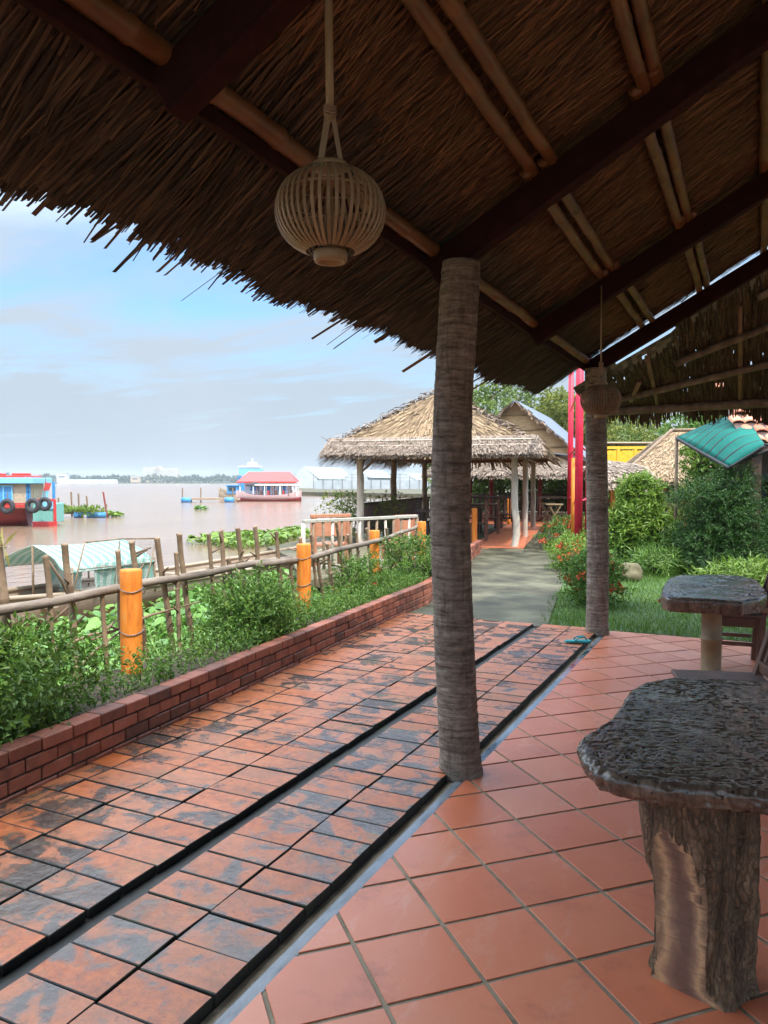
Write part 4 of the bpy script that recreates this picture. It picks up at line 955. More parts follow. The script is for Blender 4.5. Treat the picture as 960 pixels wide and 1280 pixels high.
# gable tarp: ridge along the boat
ya, yb, zr_, ze_ = 7.5, 9.15, .61, .33
nn_, kk = 16, 13
vs = []
for i in range(nn_+1):
    y = ya+(yb-ya)*i/nn_
    for j in range(kk):
        a = -1+2*j/(kk-1); x = sx_+a*.72; ov = -.12*abs(a) if i == 0 else 0
        z = zr_-(zr_-ze_)*abs(a)**1.15*(1.25 if abs(a) > .8 else 1)+.015*mn.noise(Vector((x*3, y*3, 0)))-.04*math.sin(PI*i/nn_)*(1-abs(a))
        vs.append((x, y+ov*.6, z))
g.add(vs, [(i*kk+j, i*kk+j+1, (i+1)*kk+j+1, (i+1)*kk+j) for i in range(nn_) for j in range(kk-1)])
o = g.build('canopy_sheet', M['tarp'], tp_, True); sm = o.modifiers.new('Solid', 'SOLIDIFY'); sm.thickness = .006
g = MB(); vs = []
for i in range(nn_+1):
    y = ya+.45+(yb-ya-.45)*i/nn_
    for j in range(7):
        z = .34-.4*j/6; x = sx_+.68+.05*math.sin(y*9)*(j/6)+.02*mn.noise(Vector((y*5, z*5, 1))); vs.append((x, y, z))
g.add(vs, [(i*7+j, i*7+j+1, (i+1)*7+j+1, (i+1)*7+j) for i in range(nn_) for j in range(6)])
o = g.build('side_curtain', M['tarp'], tp_, True); sm = o.modifiers.new('Solid', 'SOLIDIFY'); sm.thickness = .006
g = MB(); vs = []
for i in range(13):
    x = sx_-.05+.72*i/12
    for j in range(9):
        s = j/8; z = (zr_-.06-(zr_-ze_)*abs((x-sx_)/.72))*(1-s)+(-.05)*s; vs.append((x-.12*s*s*(12-i)/12, ya+.25+.06*math.sin(x*25)*s+.25*s*(1-i/12), z))
g.add(vs, [(i*9+j, i*9+j+1, (i+1)*9+j+1, (i+1)*9+j) for i in range(12) for j in range(8)])
o = g.build('end_curtain', M['tarp'], tp_, True); sm = o.modifiers.new('Solid', 'SOLIDIFY'); sm.thickness = .006
for x, y in ((-.7, ya+.05), (.7, ya+.05), (-.7, yb), (.7, yb), (0, ya), (0, yb)):
    g = MB(); g.tube([(sx_+x, y, WZ+.4), (sx_+x, y, ze_ if x else zr_-.01)], .016, 6); g.build('pole', M['stake'], tp_, True)
# dip net frame
t = thing('dip_net', 'thin framed fishing net leaning over the sampan', 'net', tuple(D(150, 745, 9.6)))
g = MB(); C4 = [D(106, 678, 9.3), D(196, 673, 9.9), D(180, 742, 9.6), D(92, 738, 9.0)]
for i in range(4): g.tube([C4[i], C4[i].lerp(C4[(i+1) % 4], .5)+Vector((0, 0, .02)), C4[(i+1) % 4]], .011, 6)
g.tube([D(150, 676, 9.6), D(142, 740, 9.3)], .008, 5); g.tube([D(98, 712, 9.2), D(190, 703, 9.8)], .007, 5); g.build('frame', M['stake'], t, True)
g = MB()
for i in range(1, 26):
    s = i/26; a = C4[0].lerp(C4[1], s); b = C4[3].lerp(C4[2], s); g.tube([a, a.lerp(b, .5)+Vector((.02, .03, 0)), b], .0016, 3)
for i in range(1, 18):
    s = i/18; a = C4[0].lerp(C4[3], s); b = C4[1].lerp(C4[2], s); g.tube([a, a.lerp(b, .5)+Vector((.02, .03, 0)), b], .0016, 3)
g.build('mesh', M['wire'], t)
# cargo boat on the left
d = 37.0; bx, by = XY(50, d)
t = local(thing('cargo_boat', 'moored wooden cargo boat with red hull and blue cabin', 'boat', (bx, by, WZ), YAW+math.radians(6)))
g = MB(); hull(g, 11, 3.0, .95, -.12, .55, 26, .45, 0, 1, x0=-6.0); g.build('hull', [M['hull_red'], M['tan']], t, True)
g = MB(); g.box((-4.0, 0, 1.42), (7.6, 2.3, 1.15)); g.build('cabin', M['tan'], t, False, .02)
g = MB(); g.box((-3.95, -.05, 2.14), (8.2, 2.75, .28)); g.build('roof_edge', M['blue_pale'], t, False, .03)
g = MB(); g.box((-4.2, 0, 2.33), (7.8, 2.5, .10))
for i in range(7): g.box((-7.2+i*1.05, rnd.uniform(-.6, .6), 2.43), (rnd.uniform(.4, .9), .6, rnd.uniform(.08, .2)), rnd.uniform(-.4, .4))
g.build('roof_load', M['trim_red'], t, False, .02)
for x, m in ((-1.25, 'blue'), (-2.9, 'blue'), (-4.6, 'blue')):
    g = MB(); g.box((x, -1.17, 1.5), (.78, .05, .78)); w_ = g.build('window', M[m], t, False, .01)
    g = MB()
    for k in (-.39, 0, .39): g.box((x+k, -1.21, 1.5), (.05, .04, .82))
    for k in (-.4, .4): g.box((x, -1.213, 1.5+k), (.84, .042, .05))
    g.build('frame', M['blue_pale'], w_)
g = MB(); g.box((-4, -1.2, .96), (7.8, .06, .14)); g.box((-4, -1.22, 1.08), (7.8, .05, .05)); g.build('rub_rail', M['trim_red'], t)
for x in (-.2, -.15, .35):
    g = MB(); g.box((x, -1.1 if x < 0 else .9, 1.5), (.12, .12, 1.15)); g.build('cabin_post', M['blue'], t)
g = MB(); g.box((.5, -.4, .62), (1.0, 1.4, .9)); g.build('stern_panel', M['sea_green'], t, False, .02)
g = MB(); g.box((.62, -1.13, .98), (.7, .04, .34)); g.build('stern_board', M['blue_pale'], t)
g = MB(); g.box((1.02, -1.14, .6), (.12, .08, 1.25)); g.box((.5, -1.14, 1.24), (1.1, .08, .10)); g.box((.55, -1.12, .08), (1.1, .1, .30)); g.build('stern_frame', M['trim_red'], t, False, .01)
fl = thing('flag', 'small red and white flag flying at the stern of the cargo boat', 'flag', tuple(D(54, 618, 36.6)))
p0 = D(54, 622, 36.6); g = MB(); g.tube([p0, p0+Vector((.1, .1, 1.0))], .02, 6); g.build('staff', M['stake'], fl)
q = [D(54, 613, 36.6), D(61, 613, 36.6), D(64, 604, 36.6), D(57, 603, 36.6)]; g = MB(); g.slab([q[0], q[1], q[2], q[3]], .03); g.build('cloth', M['roof_red'], fl)
q = [D(52, 623, 36.62), D(59, 623, 36.62), D(61, 613.3, 36.62), D(54, 613.3, 36.62)]; g = MB(); g.slab(q, .03); g.build('cloth', M['blue_pale'], fl)
def tyre(px, py, dd, r, lab):
    c = D(px, py, dd); t = thing('tyre_fender', lab, 'tyre', tuple(c), 0, 'old tyres hung as fenders on the cargo boat'); g = MB(); ux = Vector((cy_, sy_, 0)); uy = Vector((-sy_, cy_, 0))
    n, m = 26, 9; vs = []
    for i in range(n):
        a = 2*PI*i/n; rd = ux*math.cos(a)+Vector((0, 0, 1))*math.sin(a)
        for j in range(m):
            b = 2*PI*j/m; vs.append(c+rd*(r*.69+r*.31*math.cos(b))+uy*(r*.34*math.sin(b)))
    g.add(vs, [(i*m+j, ((i+1) % n)*m+j, ((i+1) % n)*m+(j+1) % m, i*m+(j+1) % m) for i in range(n) for j in range(m)])
    o = g.build('tread', M['black'], t, True)
    g = MB(); g.tube([c+Vector((0, 0, r*.8)), c+Vector((.05, 0, r*1.9))], .02, 5); g.build('rope', M['stake'], t)
tyre(9, 633, 35.1, .36, 'old black tyre hung below the blue window of the cargo boat')
tyre(41, 632, 35.2, .36, 'old black tyre hung near the stern corner of the cargo boat')
tyre(56, 630, 35.3, .33, 'old black tyre hung beside the red and white flag')
# stick raft
t = thing('stick_raft', 'low raft with blue floats and upright sticks', 'raft', (*XY(105, 45), WZ))
g = MB()
a, b = Vector((*XY(74, 45), WZ+.25)), Vector((*XY(135, 46), WZ+.25)); g.beam(a, b, .5, .10); g.beam(a+Vector((0, 0, .15)), b+Vector((0, 0, .12)), .2, .06); g.build('deck', M['planks'], t)
for i, (p0_, p1_) in enumerate(((92, 103), (108, 132))):
    g = MB(); g.tube([Vector((*XY(p0_, 44.6), WZ+.14)), Vector((*XY(p1_, 44.9), WZ+.14))], .17, 10); g.build('float', M['blue'], t, True)
for px, ty, bp in ((89, 615, 90), (98, 617, 99), (108, 620, 111), (129, 615, 134), (133, 630, 133), (73, 622, 73)):
    g = MB(); g.tube([D(bp, 646, 45), D(px, ty, 45)], .05, 6); g.build('stick', M['hull_red'] if px == 129 else M['stake'], t)
g = MB(); n = 130; P = np.array([[*XY(R.uniform(75, 130), R.uniform(44.3, 45.5)), WZ+R.uniform(.25, .6)] for _ in range(n)]); sprigs(g, P, rdir(n, 1), 5, .22, .1); g.build('weed', M['leaf_bright'], t)
# blue float raft right
t = thing('float_raft', 'long timber raft with blue drums in the middle of the river', 'raft', (*XY(262, 78), WZ))
g = MB(); g.beam(Vector((*XY(236, 78), WZ+.35)), Vector((*XY(300, 79), WZ+.3)), 1.2, .22); g.build('deck', M['planks'], t)
for p0_, p1_ in ((227, 239), (281, 292)):
    g = MB(); g.tube([Vector((*XY(p0_, 77.6), WZ+.22)), Vector((*XY(p1_, 77.6), WZ+.2))], .30, 10); g.build('float', M['blue'], t, True)
for px in (228, 251, 291):
    g = MB(); g.tube([D(px, 628, 78), D(px, 610, 78)], .07, 6); g.build('stick', M['stake'], t)
# tour boat
d = 82.; x, y = XY(336, d); t = local(thing('tour_boat', 'long pink and white passenger boat with open sided awning', 'boat', (x, y, WZ), YAW))
g = MB(); hull(g, 7.0, 1.9, .75, -.1, .9, 24, .55, 0, 1); g.build('hull', [M['pinkwhite'], M['tan']], t, True)
g = MB(); hull(g, 6.9, 1.84, .28, -.12, .9, 20, .3); g.build('bottom', M['hull_red'], t, True)
g = MB(); g.box((.9, 0, 1.72), (4.6, 1.7, .10)); g.box((.9, 0, 1.80), (4.2, 1.2, .06)); g.build('awning', M['white'], t, False, .03)
for i in range(6):
    for s in (-1, 1): g = MB(); g.tube([(-1.2+i*.85, s*.75, .6), (-1.2+i*.85, s*.75, 1.68)], .05, 6); g.build('post', M['white'] if i % 2 else M['brownwood'], t)
g = MB(); g.lathe([(.85, 0), (.75, .16), (.45, .34), (.05, .42)], (-1.5, 0, 1.62), 16, sx=1.1); g.build('sunshade', M['black'], t, True)
for i in range(5): g = MB(); g.box((-.8+i*.8, 0, .9), (.14, 1.2, .5)); g.build('bench', M['trim_red'] if i % 2 else M['brownwood'], t)
# red roofed barge
d = 95.; x, y = XY(336, d); t = local(thing('houseboat', 'floating house with a red sheet roof behind the passenger boat', 'houseboat', (x, y, WZ), YAW))
g = MB(); g.box((0, 0, .2), (7.2, 4.2, .6)); g.build('pontoon', M['blue'], t)
g = MB(); g.add([(-3.6, -2.2, 2.05), (3.6, -2.2, 2.05), (2.6, 0, 3.3), (-2.5, 0, 3.3), (-3.6, 2.2, 2.05), (3.6, 2.2, 2.05)], [(0, 1, 2, 3), (1, 5, 2), (5, 4, 3, 2), (4, 0, 3), (0, 4, 5, 1)]); g.build('roof', M['roof_red'], t)
g = MB(); g.box((0, -2.2, 2.02), (7.2, .06, .16)); g.build('fascia', M['trim_red'], t)
for xx in (-3.2, -1.6, 0, 1.6, 3.2): g = MB(); g.box((xx, -1.9, 1.2), (.12, .12, 1.7)); g.build('post', M['white'], t)
g = MB(); g.box((0.2, .6, 1.2), (6.2, 2.4, 1.6)); g.build('wall', M['white'], t)
for xx in (-1.7, -.2, 1.7): g = MB(); g.box((xx, -.64, 1.35), (.9, .06, .7)); g.build('window', M['blue'], t)
# blue pilot boat
d = 105.; x, y = XY(312, d); t = local(thing('work_boat', 'blue work boat with a tall wheelhouse behind the houseboat', 'boat', (x, y, WZ), YAW))
g = MB(); hull(g, 5.6, 2.2, .9, -.1, .8, 20, .5, 0, 1, x0=-1.4); g.build('hull', [M['tan'], M['blue']], t, True)
g = MB(); g.box((-.6, 0, 1.8), (1.8, 1.5, 2.0)); g.build('wheelhouse', M['blue'], t, False, .03)
g = MB(); g.box((-.6, -.77, 2.3), (1.4, .05, .5)); g.build('window', M['glass'], t)
g = MB(); g.box((.2, 0, 3.45), (3.0, 1.8, .9)); g.build('upper_house', M['blue_pale'], t, False, .03)
g = MB(); g.box((.2, 0, 4.15), (3.0, 2.1, .12)); g.tube([(.4, 0, 4.2), (.4, 0, 5.3)], .08, 6); g.box((.4, 0, 4.7), (1.1, .1, .1)); g.box((.4, 0, 4.45), (1.2, .8, .4)); g.build('mast', M['white'], t)
d = 88.; x, y = XY(289, d); t = local(thing('rowing_boat', 'small blue boat with a low cabin beside the passenger boat', 'boat', (x, y, WZ), YAW))
g = MB(); hull(g, 2.6, 1.3, .6, -.1, .7, 16, .6, 0, 1); g.build('hull', [M['tan'], M['blue']], t, True)
g = MB(); g.box((.2, 0, 1.15), (1.2, 1.0, .9)); g.box((.2, 0, 1.65), (1.5, 1.2, .1)); g.build('cabin', M['blue'], t, False, .02)
g = MB(); g.box((.2, -.52, 1.25), (.8, .05, .4)); g.build('window', M['glass'], t)

# ------------------------------------------------------------------ warehouses on the bank, far bank
def warehouse(label, px, d, wpx, hpx_e, hpx_r, depth, wm, seed=0, gable_px=None, wall2='grey_wall'):
    x, y = XY(px, d); t = local(thing('warehouse', label, 'warehouse', (x, y, -.05), YAW)); k = d/F; Wd = wpx*k; ge = (gable_px or wpx*.45)*k
    he, hr = (602-hpx_e)*k+H+.05, (602-hpx_r)*k+H+.05
    # gable front faces the camera on the left, long side runs right and back
    a = Vector((-Wd/2, 0, 0)); b = Vector((-Wd/2+ge, 0, 0)); c = b+Vector((Wd-ge, depth, 0)); e = a+Vector((Wd-ge, depth, 0))
    up = Vector((0, 0, he)); rg = Vector((0, 0, hr)); m1 = (a+b)/2; m2 = (c+e)/2
    g = MB(); g.add([a, b, b+up, m1+rg, a+up], [(0, 1, 2, 3, 4)]); g.build('gable_wall', M[wm], t)
    g = MB(); n = 60; nr_ = (c-b).normalized().cross(Vector((0, 0, 1)))*.12; vs = []
    for i in range(n+1): p = b.lerp(c, i/n)+nr_*(i % 2); vs += [p, p+up]
    g.add(vs, [(2*i, 2*i+2, 2*i+3, 2*i+1) for i in range(n)]); g.add([a, e, e+up, a+up], [(3, 2, 1, 0)]); g.add([e, c, c+up, m2+rg, e+up], [(4, 3, 2, 1, 0)])
    g.build('side_wall', M[wall2], t)
    ov = (b-a).normalized()*.5-Vector((0, 0, .25)); g = MB(); g.slab([b+up+ov, c+up+ov, m2+rg, m1+rg], .12); g.slab([a+up-Vector((ov.x, ov.y, -ov.z)), m1+rg+Vector((0, 0, .002)), m2+rg+Vector((0, 0, .002)), e+up-Vector((ov.x, ov.y, -ov.z))], .12); g.build('roof', M['pale_roof'], t)
    return t
warehouse('large white gabled warehouse with pale roof across the water', 400, 178, 72, 598, 584, 20, 'white_wall')
warehouse('white shed between the left and middle pavilion posts', 462, 172, 58, 596, 588, 18, 'white_wall')
warehouse('small grey shed seen beside the right pavilion posts', 520, 168, 50, 599, 592, 14, 'white_wall')
t = local(thing('river_wall', 'grey corrugated fence along the warehouse bank', 'fence', (*XY(470, 160), -.05), YAW))
g = MB(); g.box((0, 0, .9), (26, .12, 1.9)); g.build('panel', M['grey_wall'], t)
g = MB()
for i in range(14): g.box((-13+i*2, -.1, 1.6), (.1, .1, 3.2))
for zz in (2.3, 3.0): g.box((0, -.1, zz), (26, .06, .06))
g.build('rail', M['wire'], t)
g = MB()
v0 = [XY(-260, 900), XY(420, 900), XY(420, 1150), XY(-140, 1150)]
g.prism(v0, -1.2, .4); tag(g.build('far_bank', M['turf']), 'low green bank on the far side of the river', 'bank', None, 'structure')
g = MB(); n = 5200; px = R.uniform(-150, 420, n); dd = R.uniform(905, 960, n)
hh = np.array([7+5.5*mn.noise(Vector((p*.06, 0, 0)))+3.5*mn.noise(Vector((p*.23, 4, 0))) for p in px]); C = np.array([[*XY(p, q), 0] for p, q in zip(px, dd)]); C[:, 2] = .3+hh*R.random(n)**.7
sprigs(g, C, rdir(n, .5), 3, 2.6, 2.0); tag(g.build('far_trees', M['far_tree']), 'hazy blue green line of trees along the far bank', 'trees', None, 'stuff')
x, y = XY(202, 935); t = local(thing('hotel_building', 'cream multi storey hotel block above the far tree line', 'building', (x, y, .4), YAW)); k = 935/F
for xx, wd, hb in ((-11.5, 18, 18), (9.5, 22, 17.2), (-20+16, 6, 19.5)):
    g = MB(); g.box((xx, 0, hb/2), (wd, 12, hb)); g.build('wing', M['cream'], t)
    for r_ in range(4):
        g = MB(); g.box((xx, -6.05, 5.5+r_*3.2), (wd*.86, .12, 1.2)); g.build('window', M['grey_wall'], t)
for px, wd, hh_, lab in ((79, 12, 11, 'tiny white house rising above the far trees at the left'), (45, 9, 9, 'tiny pale house among far trees behind the cargo boat'), (170, 10, 7, 'tiny tan house just left of the hotel block')):
    x, y = XY(px, 902); t = local(thing('far_house', lab, 'house', (x, y, .4), YAW)); g = MB(); g.box((0, 0, hh_/2), (wd, 8, hh_)); g.build('wall', M['white_wall'] if px < 100 else M['tan'], t)
    g = MB(); g.box((0, 0, hh_+.4), (wd+1, 9, .8)); g.build('roof', M['grey_wall'], t)
    g = MB(); g.box((0, -4.05, hh_*.6), (wd*.6, .1, 1.4)); g.build('window', M['glass'], t)
x, y = XY(110, 880); t = local(thing('long_shed', 'long low white riverside shed below the far trees', 'shed', (x, y, -.6), YAW)); g = MB(); g.box((0, 0, 1.2), (66, 8, 2.4)); g.build('wall', M['white_wall'], t)
g = MB(); g.add([(-33, -4.5, 2.4), (33, -4.5, 2.4), (33, 0, 4.2), (-33, 0, 4.2), (33, 4.5, 2.4), (-33, 4.5, 2.4)], [(0, 1, 2, 3), (3, 2, 4, 5), (1, 4, 2), (5, 0, 3)]); g.build('roof', M['white_wall'], t)

# ------------------------------------------------------------------ pavilion (local: x across, y along the path)
PA = math.radians(11.3)
pav = thing('thatched_pavilion', 'sunlit thatched dining pavilion on bleached posts beside the path', 'pavilion', (-4.85, 16.87, 0), PA)
SV = pav.location.copy(); pav.location = (0, 0, 0)
W_, L_ = 3.62, 7.7
g = MB(); g.prism([(-1.0, -.12), (.22, -.12), (.22, L_+1.5), (-1.0, L_+1.5)], -.1, .03); g.build('tile_edging', M['floor'], pav)
g = MB(); g.prism([(-W_-.2, -.12), (-1.003, -.12), (-1.003, L_+1.5), (-W_-.2, L_+1.5)], -.1, .025); g.prism([(.223, -.1), (.33, -.1), (.33, L_+1.5), (.223, L_+1.5)], -.1, .022); g.build('concrete_floor', M['concrete'], pav)
for i, (x, y) in enumerate(((0, 0), (0, 3.35), (-.05, 7.72), (-W_, 0), (-W_, 3.35), (-W_, 7.7))):
    g = MB(); r = .075 if x > -1 else .085
    pts = [(x+.03*mn.noise(Vector((i, k*.6, 0))), y+.03*mn.noise(Vector((i, k*.6, 5))), -.3+2.45*k/8) for k in range(9)]
    if i == 0: pts[2] = (.045, 0, pts[2][2]); pts[3] = (.04, 0, pts[3][2])
    g.tube(pts, [r*(1.15-.03*k) for k in range(9)], 12, jit=.05); g.build('post', M['grey_post'] if i < 4 else M['stake'], pav, True)
for x in (0, -W_):
    g = MB(); g.tube([(x, -.5, 2.12), (x, L_+.5, 2.12)], .05, 8); g.build('eave_pole', M['brownwood'], pav, True)
for y in (0, 3.35, 7.7):
    g = MB(); g.tube([(-W_-.4, y, 2.16), (.4, y, 2.16)], .05, 8); g.build('cross_beam', M['brownwood'], pav, True)
for x, y, dx in ((0, 0, -1), (-W_, 0, 1)):
    g = MB(); g.tube([(x, y, 1.7), (x+dx*.5, y, 2.12)], .028, 6); g.build('brace', M['stake'], pav, True)
    g = MB(); g.tube([(x, y, 1.7), (x, y+.5, 2.12)], .028, 6); g.build('brace', M['stake'], pav, True)
ez = 2.16; ov = .62; rx_ = -W_/2; rzv = 3.5; r0y, r1y = .35, L_-.4
FL, FR, BL, BR = (-W_-ov, -ov, ez), (ov, -ov, ez), (-W_-ov, L_+ov, ez), (ov, L_+ov, ez); RA, RB = (rx_, r0y, rzv), (rx_, r1y, rzv)
g = MB()
thatch_face(g, FL, FR, RA, RA, 5200, .42, .028, .10, fl=.2)
thatch_face(g, FR, BR, RB, RA, 5200, .5, .035, .10, fringe=900, fl=.15)
thatch_face(g, BR, BL, RB, RB, 800, .5, .04, .10)
thatch_face(g, BL, FL, RA, RB, 3600, .5, .035, .10, fringe=1200, fl=.3)
g.build('roof_thatch', M['thatch_sun'], pav)
g = MB()                                     # grey skirt over the front eave, with its battens
thatch_face(g, (-W_-ov-.05, -ov-.12, ez-.04), (ov+.05, -ov-.12, ez-.04), (ov-.08, -ov+.10, ez+.30), (-W_-ov+.08, -ov+.10, ez+.30), 3600, .2, .022, .08, fringe=1800, fl=.09, jit=.3)
g.build('front_skirt', M['thatch_grey'], pav)
for zz, yy_ in ((.12, -ov-.13), (.24, -ov-.06)):
    g = MB(); g.tube([(-W_-ov+.15, yy_, ez+zz+.02), (ov-.1, yy_, ez+zz+.02)], .016, 6); g.build('batten', M['grey_post'], pav, True)
g = MB()
for a_, b_ in ((FL, RA), (FR, RA), (RA, RB)):
    a_, b_ = Vector(a_)+Vector((0, 0, .15)), Vector(b_)+Vector((0, 0, .15)); n = 420
    s = R.random(n); P = np.array(a_)[None]*(1-s[:, None])+np.array(b_)[None]*s[:, None]+R.normal(size=(n, 3))*.04
    dv = unit(R.normal(size=(n, 3))*np.array([1, 1, .3])-np.array([0, 0, .45])); lnn = R.uniform(.1, .24, n); sd = unit(np.cross(dv, rdir(n)))*.014
    B = P+dv*lnn[:, None]; g.arr(np.stack([P-sd, P+sd, B+sd*.6, B-sd*.6], 1), 4)
g.build('ridge_thatch', M['thatch_grey'], pav)
g = MB()                                     # rails toward the river and rear
for x0, y0_, x1, y1_ in ((-W_-.1, .2, -W_-.1, L_+1.2), (-W_-.1, L_+1.2, .1, L_+1.2)):
    a_, b_ = Vector((x0, y0_, 0)), Vector((x1, y1_, 0)); n = int((b_-a_).length/.2)
    for zz in (.95, .25): g.beam(a_+Vector((0, 0, zz)), b_+Vector((0, 0, zz)), .05, .06)
    for i in range(n+1): p = a_.lerp(b_, i/n); g.box(p+Vector((0, 0, .6)), (.05, .05, .68))
g.build('railing', M['darkwood'], pav)
pav.location = SV
def PL(x, y, z=0.0):                         # pavilion local -> world
    return (SV.x+x*math.cos(PA)-y*math.sin(PA), SV.y+x*math.sin(PA)+y*math.cos(PA), z)
# dining set under the pavilion
dt = thing('dining_table', 'dark dining table at the front of the pavilion', 'table', (0, 0, 0), 0, 'dark dining tables in the pavilion')
g = MB(); g.box((0, 0, .74), (1.3, .75, .05)); g.build('tabletop', M['darkwood'], dt, False, .006)
for x in (-.56, .56):
    for y in (-.3, .3): g = MB(); g.box((x, y, .36), (.07, .07, .71)); g.build('leg', M['darkwood'], dt)
dc = thing('dining_chair', 'dark slat back dining chair at the front pavilion table', 'chair', (0, 0, 0), 0, 'dark dining chairs in the pavilion')
g = MB(); g.box((0, 0, .44), (.42, .42, .03)); g.build('seat', M['darkwood'], dc, False, .004)
for x in (-.18, .18):
    g = MB(); g.box((x, -.18, .215), (.045, .045, .42)); g.build('leg', M['brownwood'], dc); g = MB(); g.box((x, .19, .5), (.045, .045, 1.0)); g.build('back_post', M['brownwood'], dc)
for zz in (.6, .75, .92): g = MB(); g.box((0, .19, zz), (.32, .025, .07)); g.build('back_slat', M['brownwood'], dc)
for i, (x, y, rz_, lab) in enumerate(((-1.9, 1.5, 0, ''), (-1.9, 4.3, 0, 'dark dining table in the middle of the pavilion'), (-1.7, 6.9, 0, 'dark dining table at the back of the pavilion'))):
    p = PL(x, y, .025)
    if i == 0: dt.location = p; dt.rotation_euler = (0, 0, PA)
    else: dup(dt, p, PA, lab)
chs = [(-1.0, 1.5, -PI/2, 'dark dining chair at the right end of the front pavilion table'), (-2.2, 2.2, 0, 'dark dining chair behind the front pavilion table'), (-1.6, .75, PI, 'dark dining chair on the near side of the front pavilion table'), (-1.0, 4.3, -PI/2, 'dark dining chair at the right end of the middle pavilion table'), (-2.1, 5.0, 0, 'dark dining chair behind the middle pavilion table'), (-.8, 6.9, -PI/2, 'dark dining chair at the right end of the rear pavilion table')]
for i, (x, y, rz_, lab) in enumerate(chs):
    p = PL(x, y, .025)
    if i == 0: dc.location = p; dc.rotation_euler = (0, 0, PA+rz_); dc['label'] = lab
    else: dup(dc, p, PA+rz_, lab)
# terrace railing and benches at the pavilion front
t = thing('terrace_railing', 'pale wooden picket railing along the terrace edge', 'railing', (-6.1, 9.8, 0))
a_, b_ = D(379, 652, 11.5), D(521, 645, 13.3); a_.z = b_.z = .90
g = MB(); g.beam(a_, b_, .07, .05); g.build('top_rail', M['white_rail'], t, False, .006)
g = MB(); lo = Vector((0, 0, -.72)); g.beam(a_+lo, b_+lo, .05, .05); g.build('bottom_rail', M['white_rail'], t)
n = 13
for i in range(n+1):
    p = a_.lerp(b_, i/n); g = MB(); ht = .85 if i in (0, n) else .74
    g.tube([p-Vector((rnd.uniform(-.05, .05), rnd.uniform(-.05, .05), ht)), p-Vector((0, 0, .025))], .035 if i in (0, n) else .022, 7, jit=.1); g.build('picket', M['stake'] if i % 3 else M['grey_post'], t, True)
for i in range(n): 
    p = a_.lerp(b_, (i+.5)/n); 
def bench(label, px0, px1, d, ytop):
    a, b = D(px0, ytop, d), D(px1, ytop, d+.3); t = thing('garden_bench', label, 'bench', (a.x, a.y, -.012), 0, 'terracotta painted benches on the terrace'); z = a.z
    g = MB(); g.beam(Vector((a.x, a.y, z-.03)), Vector((b.x, b.y, z-.03)), .06, .06); g.build('top_rail', M['panel'], t, False, .006)
    g = MB(); g.beam(Vector((a.x, a.y, z-.24)), Vector((b.x, b.y, z-.24)), .03, .28); g.build('back_board', M['panel'], t, False, .006)
    nv = (b-a).cross(Vector((0, 0, 1))).normalized()*.22; g = MB(); g.beam(Vector((a.x, a.y, .42))-nv, Vector((b.x, b.y, .42))-nv, .4, .04); g.build('seat', M['panel'], t, False, .006)
    for s in (.08, .92):
        p = Vector(a).lerp(Vector(b), s); g = MB(); g.box((p.x, p.y, z/2-.03), (.07, .07, z-.0)); g.build('leg', M['panel'], t); p = p-nv*1.7; g = MB(); g.box((p.x, p.y, .2), (.06, .06, .42)); g.build('leg', M['panel'], t)
bench('terracotta bench behind the left half of the terrace railing', 388, 438, 12.9, 643)
bench('terracotta bench behind the right end of the terrace railing', 494, 520, 13.6, 644)

# ------------------------------------------------------------------ second pavilion with woven gable
gx, gy = XY(645, 28.5)
p2 = thing('gabled_pavilion', 'far pavilion with woven mat gable and grey blue metal roof', 'pavilion', (gx, gy, 0), math.radians(5)); SV2 = p2.location.copy(); p2.location = (0, 0, 0)
hw, pk, ev, dl = 2.75, 4.42, 2.05, 8.
g = MB(); g.add([(-hw, 0, ev), (hw, 0, ev), (0, 0, pk)], [(0, 1, 2)]); g.add([(-hw, .04, ev), (hw, .04, ev), (0, .04, pk)], [(2, 1, 0)]); g.build('gable_mat', M['mat'], p2)
for zz in (2.1, 2.75, 3.4, 3.95):
    w_ = hw*(pk-zz)/(pk-ev); g = MB(); g.tube([(-w_, -.03, zz), (w_, -.03, zz)], .02, 6); g.build('mat_batten', M['bamboo_pale'], p2, True)
g = MB()
for s in (-1, 1): g.slab([(s*(hw+.5), -.35, ev-.43), (s*(hw+.5), dl, ev-.43), (0, dl, pk), (0, -.35, pk)], .06)
g.build('roof', M['metal_roof'], p2)
g = MB()
for s in (-1, 1):
    n = 260; q = R.random(n); P = np.stack([s*(hw+.55)*q, np.full(n, -.34), pk-(pk-ev+.43)*q+.03], 1)+R.normal(size=(n, 3))*.03
    dv = unit(np.stack([s*R.uniform(.3, 1, n), R.uniform(-.5, .1, n), -R.uniform(.5, 1, n)], 1)); B = P+dv*R.uniform(.12, .28, n)[:, None]; sd = unit(np.cross(dv, rdir(n)))*.02; g.arr(np.stack([P-sd, P+sd, B+sd, B-sd], 1), 4)
g.build('verge_thatch', M['stake'], p2)
g = MB(); thatch_face(g, (-hw-.4, -1.5, ev-.28), (hw+.2, -1.5, ev-.28), (hw, -.05, ev+.14), (-hw, -.05, ev+.14), 2600, .4, .035, .06, fringe=900, fl=.25); g.build('porch_thatch', M['thatch_grey'], p2)
for x, y in ((-hw, 0), (-.9, -.1), (.9, -.1), (hw, 0), (hw, 4), (hw, 8), (-hw, 8), (-hw, 4), (-hw, -1.4), (hw, -1.4)):
    g = MB(); g.tube([(x, y, -.05), (x, y, 2.0)], .085, 9); g.build('post', M['hull_red'], p2, True)
g = MB(); g.prism([(-hw, -1.4), (hw, -1.4), (hw, dl), (-hw, dl)], -.1, .06); g.build('floor', M['floor'], p2)
